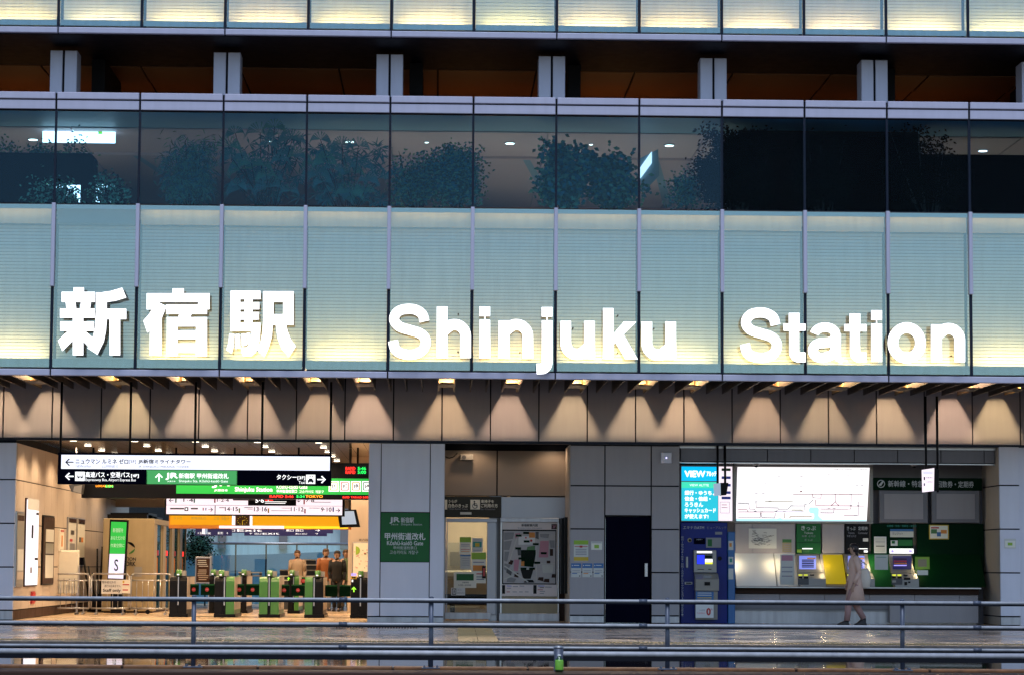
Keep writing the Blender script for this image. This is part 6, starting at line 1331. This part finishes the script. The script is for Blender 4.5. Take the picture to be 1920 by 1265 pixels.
def person(loc, H, face, stride, label, hair, top, bottom, shoe, coat_len=.0, bag=None, group=None, hat=None):
    """face: yaw of walking direction (0 = +X). joints in units of height"""
    t = thing('person', label, 'person', loc, group); L = Vector(loc); s = H
    fx_, fy_ = math.cos(face), math.sin(face)
    def q(f, l, z): return (f*s*fx_-l*s*fy_, f*s*fy_+l*s*fx_, z*s)       # forward, left, up
    st = stride
    J = {'pelvis': q(0, 0, .53), 'waist': q(.0, 0, .62), 'chest': q(.005, 0, .73), 'neck0': q(.005, 0, .815), 'neck': q(.01, 0, .85), 'head0': q(.02, 0, .885), 'head1': q(.022, 0, .93), 'head2': q(.015, 0, .975),
         'hipL': q(0, .05, .50), 'kneeL': q(.12*st+.02, .05, .285), 'ankL': q(.20*st, .05, .045), 'toeL': q(.20*st+.09, .055, .022),
         'hipR': q(0, -.05, .50), 'kneeR': q(-.03*st+.02, -.05, .28), 'ankR': q(-.20*st, -.05, .055+.03*st), 'toeR': q(-.20*st+.075, -.055, .02),
         'shL': q(0, .10, .80), 'elL': q(-.05*st, .125, .64), 'wrL': q(.03, .12, .50), 'haL': q(.05, .115, .455),
         'shR': q(0, -.10, .80), 'elR': q(.03*st, -.125, .64), 'wrR': q(.13*st, -.115, .52), 'haR': q(.16*st, -.11, .48)}
    for sd, sg in (('L', 1), ('R', -1)):
        hx_, hl, hz_ = (.05, .115*sg, .455) if sd == 'L' else (.16*st, -.11, .48)
        for k in range(4): J['f%s%d' % (sd, k)] = q(hx_+.012-.008*k, hl, hz_-.030-.006*(k in (1, 2))); J['g%s%d' % (sd, k)] = q(hx_+.018-.009*k, hl-.006*sg, hz_-.050-.006*(k in (1, 2)))
        J['th'+sd] = q(hx_+.026, hl-.008*sg, hz_-.018)
    bones = [('pelvis', 'waist'), ('waist', 'chest'), ('chest', 'neck0'), ('neck0', 'neck'), ('neck', 'head0'), ('head0', 'head1'), ('head1', 'head2')]
    for d in 'LR': bones += [('pelvis', 'hip'+d), ('hip'+d, 'knee'+d), ('knee'+d, 'ank'+d), ('ank'+d, 'toe'+d), ('neck0', 'sh'+d), ('sh'+d, 'el'+d), ('el'+d, 'wr'+d), ('wr'+d, 'ha'+d), ('ha'+d, 'th'+d)]+[('ha'+d, 'f%s%d' % (d, k)) for k in range(4)]+[('f%s%d' % (d, k), 'g%s%d' % (d, k)) for k in range(4)]
    rad = {k: .005*s for k in J}
    rad.update({a: b*s if not isinstance(b, tuple) else (b[0]*s, b[1]*s) for a, b in {'pelvis': .075, 'waist': .066, 'chest': .078, 'neck0': .045, 'neck': .030, 'head0': .038, 'head1': .050, 'head2': .036, 'hipL': .052, 'hipR': .052, 'kneeL': .032, 'kneeR': .032, 'ankL': .020, 'ankR': .020, 'toeL': .018, 'toeR': .018,
                'shL': .034, 'shR': .034, 'elL': .022, 'elR': .022, 'wrL': .015, 'wrR': .015, 'haL': .018, 'haR': .018, 'thL': .006, 'thR': .006}.items()})
    skin_body('body', t, J, bones, 'skin', rad)
    V = lambda k, dz=0: Vector(J[k])+Vector((0, 0, dz))+L
    # face
    hc = L+Vector(q(.022, 0, .93)); c = MB(); F_ = Vector((fx_, fy_, 0)); S_ = Vector((-fy_, fx_, 0)); U_ = Vector((0, 0, 1))
    c.cyl(hc+F_*.045*s+U_*.006*s, hc+F_*.062*s-U_*.012*s, .004*s, 'skin', 6, .008*s)
    for sg in (-1, 1):
        e = hc+F_*.045*s+S_*.018*s*sg+U_*.004*s; c.lathe((e.x, e.y, e.z), [(.002*s, -.003*s), (.006*s, 0), (.002*s, .003*s)], 'hair', 8)
        e = hc+S_*.050*s*sg-U_*.004*s; c.lathe((e.x, e.y, e.z-.012*s), [(.003*s, 0), (.008*s, .012*s), (.004*s, .026*s)], 'skin', 8)
    m_ = hc+F_*.047*s-U_*.026*s; c.cyl(m_-S_*.012*s, m_+S_*.012*s, .003*s, 'cloth_rust', 6); c.build('face', t)
    # hair: cap plus back
    c = MB(); b_ = hc-F_*.012*s
    loft(c, [(b_+U_*(-.045*s)-F_*.012*s, .040*s, .046*s, face), (b_+U_*(-.01*s)-F_*.008*s, .050*s, .054*s, face), (b_+U_*.025*s, .056*s, .053*s, face), (b_+U_*.048*s+F_*.004*s, .046*s, .044*s, face), (b_+U_*.062*s+F_*.004*s, .022*s, .022*s, face)], hair, 14)
    if coat_len: loft(c, [(b_-U_*.10*s-F_*.03*s, .02*s, .035*s, face), (b_-U_*.06*s-F_*.03*s, .030*s, .042*s, face), (b_-U_*.02*s-F_*.02*s, .032*s, .046*s, face)], hair, 10)
    c.build('hair', t)
    # top: torso and sleeves
    c = MB(); hem = .48-coat_len*.24
    rg = [(L+Vector(q(.0, 0, hem)), (.085+.05*coat_len)*s, (.095+.045*coat_len)*s, face), (L+Vector(q(0, 0, .55)), .078*s, .098*s, face), (L+Vector(q(0, 0, .63)), .070*s, .088*s, face), (L+Vector(q(.005, 0, .73)), .082*s, .105*s, face), (L+Vector(q(.003, 0, .79)), .072*s, .112*s, face), (L+Vector(q(.004, 0, .825)), .045*s, .065*s, face), (L+Vector(q(.008, 0, .85)), .036*s, .040*s, face)]
    loft(c, rg, top)
    for d in 'LR':
        c.cyl(V('sh'+d, .01*s), V('el'+d), .043*s, top, 12, .031*s); c.cyl(V('el'+d), V('wr'+d, .01*s), .031*s, top, 12, .024*s); e = V('el'+d); c.lathe((e.x, e.y, e.z-.03*s), [(.012*s, 0), (.030*s, .014*s), (.032*s, .03*s), (.030*s, .046*s), (.012*s, .06*s)], top, 12)
        e = V('sh'+d); c.lathe((e.x, e.y, e.z-.035*s), [(.02*s, 0), (.042*s, .02*s), (.044*s, .04*s), (.030*s, .064*s), (.008*s, .074*s)], top, 12)
    c.build('coat', t)
    c = MB()
    for d in 'LR':
        c.cyl(V('hip'+d), V('knee'+d), .060*s, bottom, 12, .042*s); c.cyl(V('knee'+d), V('ank'+d, .01*s), .042*s, bottom, 12, .036*s); e = V('knee'+d); c.lathe((e.x, e.y, e.z-.04*s), [(.02*s, 0), (.041*s, .02*s), (.043*s, .04*s), (.041*s, .06*s), (.02*s, .08*s)], bottom, 12)
    c.build('trousers', t)
    for d in 'LR':
        c = MB(); a_, b__ = V('ank'+d), V('toe'+d); dr = (b__-a_); dr.z = 0; dr.normalize(); yw = math.atan2(dr.y, dr.x); ce = (a_+b__)/2
        z0 = min(a_.z, b__.z)-.02*s
        loft(c, [(Vector((ce.x, ce.y, z0)), .075*s, .026*s, yw), (Vector((ce.x, ce.y, z0+.018*s)), .076*s, .028*s, yw), (Vector((ce.x, ce.y, z0+.034*s))-dr*.012*s, .055*s, .024*s, yw), (a_+Vector((0, 0, .015*s)), .028*s, .024*s, yw)], shoe, 12); c.build('shoe', t)
    if bag:
        bt = thing('shoulder_bag', bag[0], 'bag', L+Vector(q(*bag[1]))); c = MB(); ce = L+Vector(q(*bag[1])); r1 = bag[2]
        loft(c, [(ce, .05*r1, .035*r1, face), (ce+U_*.04*r1, .17*r1, .07*r1, face), (ce+U_*.22*r1, .19*r1, .075*r1, face), (ce+U_*.36*r1, .16*r1, .05*r1, face), (ce+U_*.40*r1, .13*r1, .02*r1, face)], bag[3], 16); c.build('bag_body', bt)
        c = MB(); c.tube([ce+U_*.37*r1+F_*.1*r1, ce+U_*.37*r1+F_*.1*r1+U_*.1, V('shR', .045*s), ce+U_*.37*r1-F_*.1*r1+U_*.1, ce+U_*.37*r1-F_*.1*r1], .010, bag[3], 6); c.build('strap', bt)
    return t
g_ = G(1607, 1172); person((g_.x, g_.y+.2, 0), 1.60, R(180), .55, 'person in a pale pinkish coat walking past the ticket machines', 'hair', 'coat_beige', 'trousers_mauve', 'shoe', .9, ('soft cream shoulder bag carried by the person at the ticket machines', (-.10, -.15, .44), 1.0, 'bag_cream'))
grp = None
def at(px, py, Y): p = U(px, py, Y); return (p.x, Y, 0)
person(at(557, 1100, 17.2), 1.48, R(-95), .2, 'brown haired person in tan clothes coming through the third gate lane', 'hair_brown', 'cloth_tan', 'cloth_tan', 'shoe')
person(at(610, 1100, 16.6), 1.52, R(-80), .3, 'brown haired person in a rust coloured jacket behind the lane beside the pillar', 'hair_brown', 'cloth_rust', 'cloth_grey', 'shoe')
person(at(632, 1100, 16.0), 1.47, R(-100), .25, 'person in black clothes in the middle of the group behind the gates', 'hair', 'cloth_black', 'cloth_black', 'shoe')
person(at(648, 1100, 16.9), 1.50, R(-90), .2, 'person in brown grey clothes at the right end of the group behind the gates', 'hair_brown', 'cloth_green', 'cloth_grey', 'shoe')
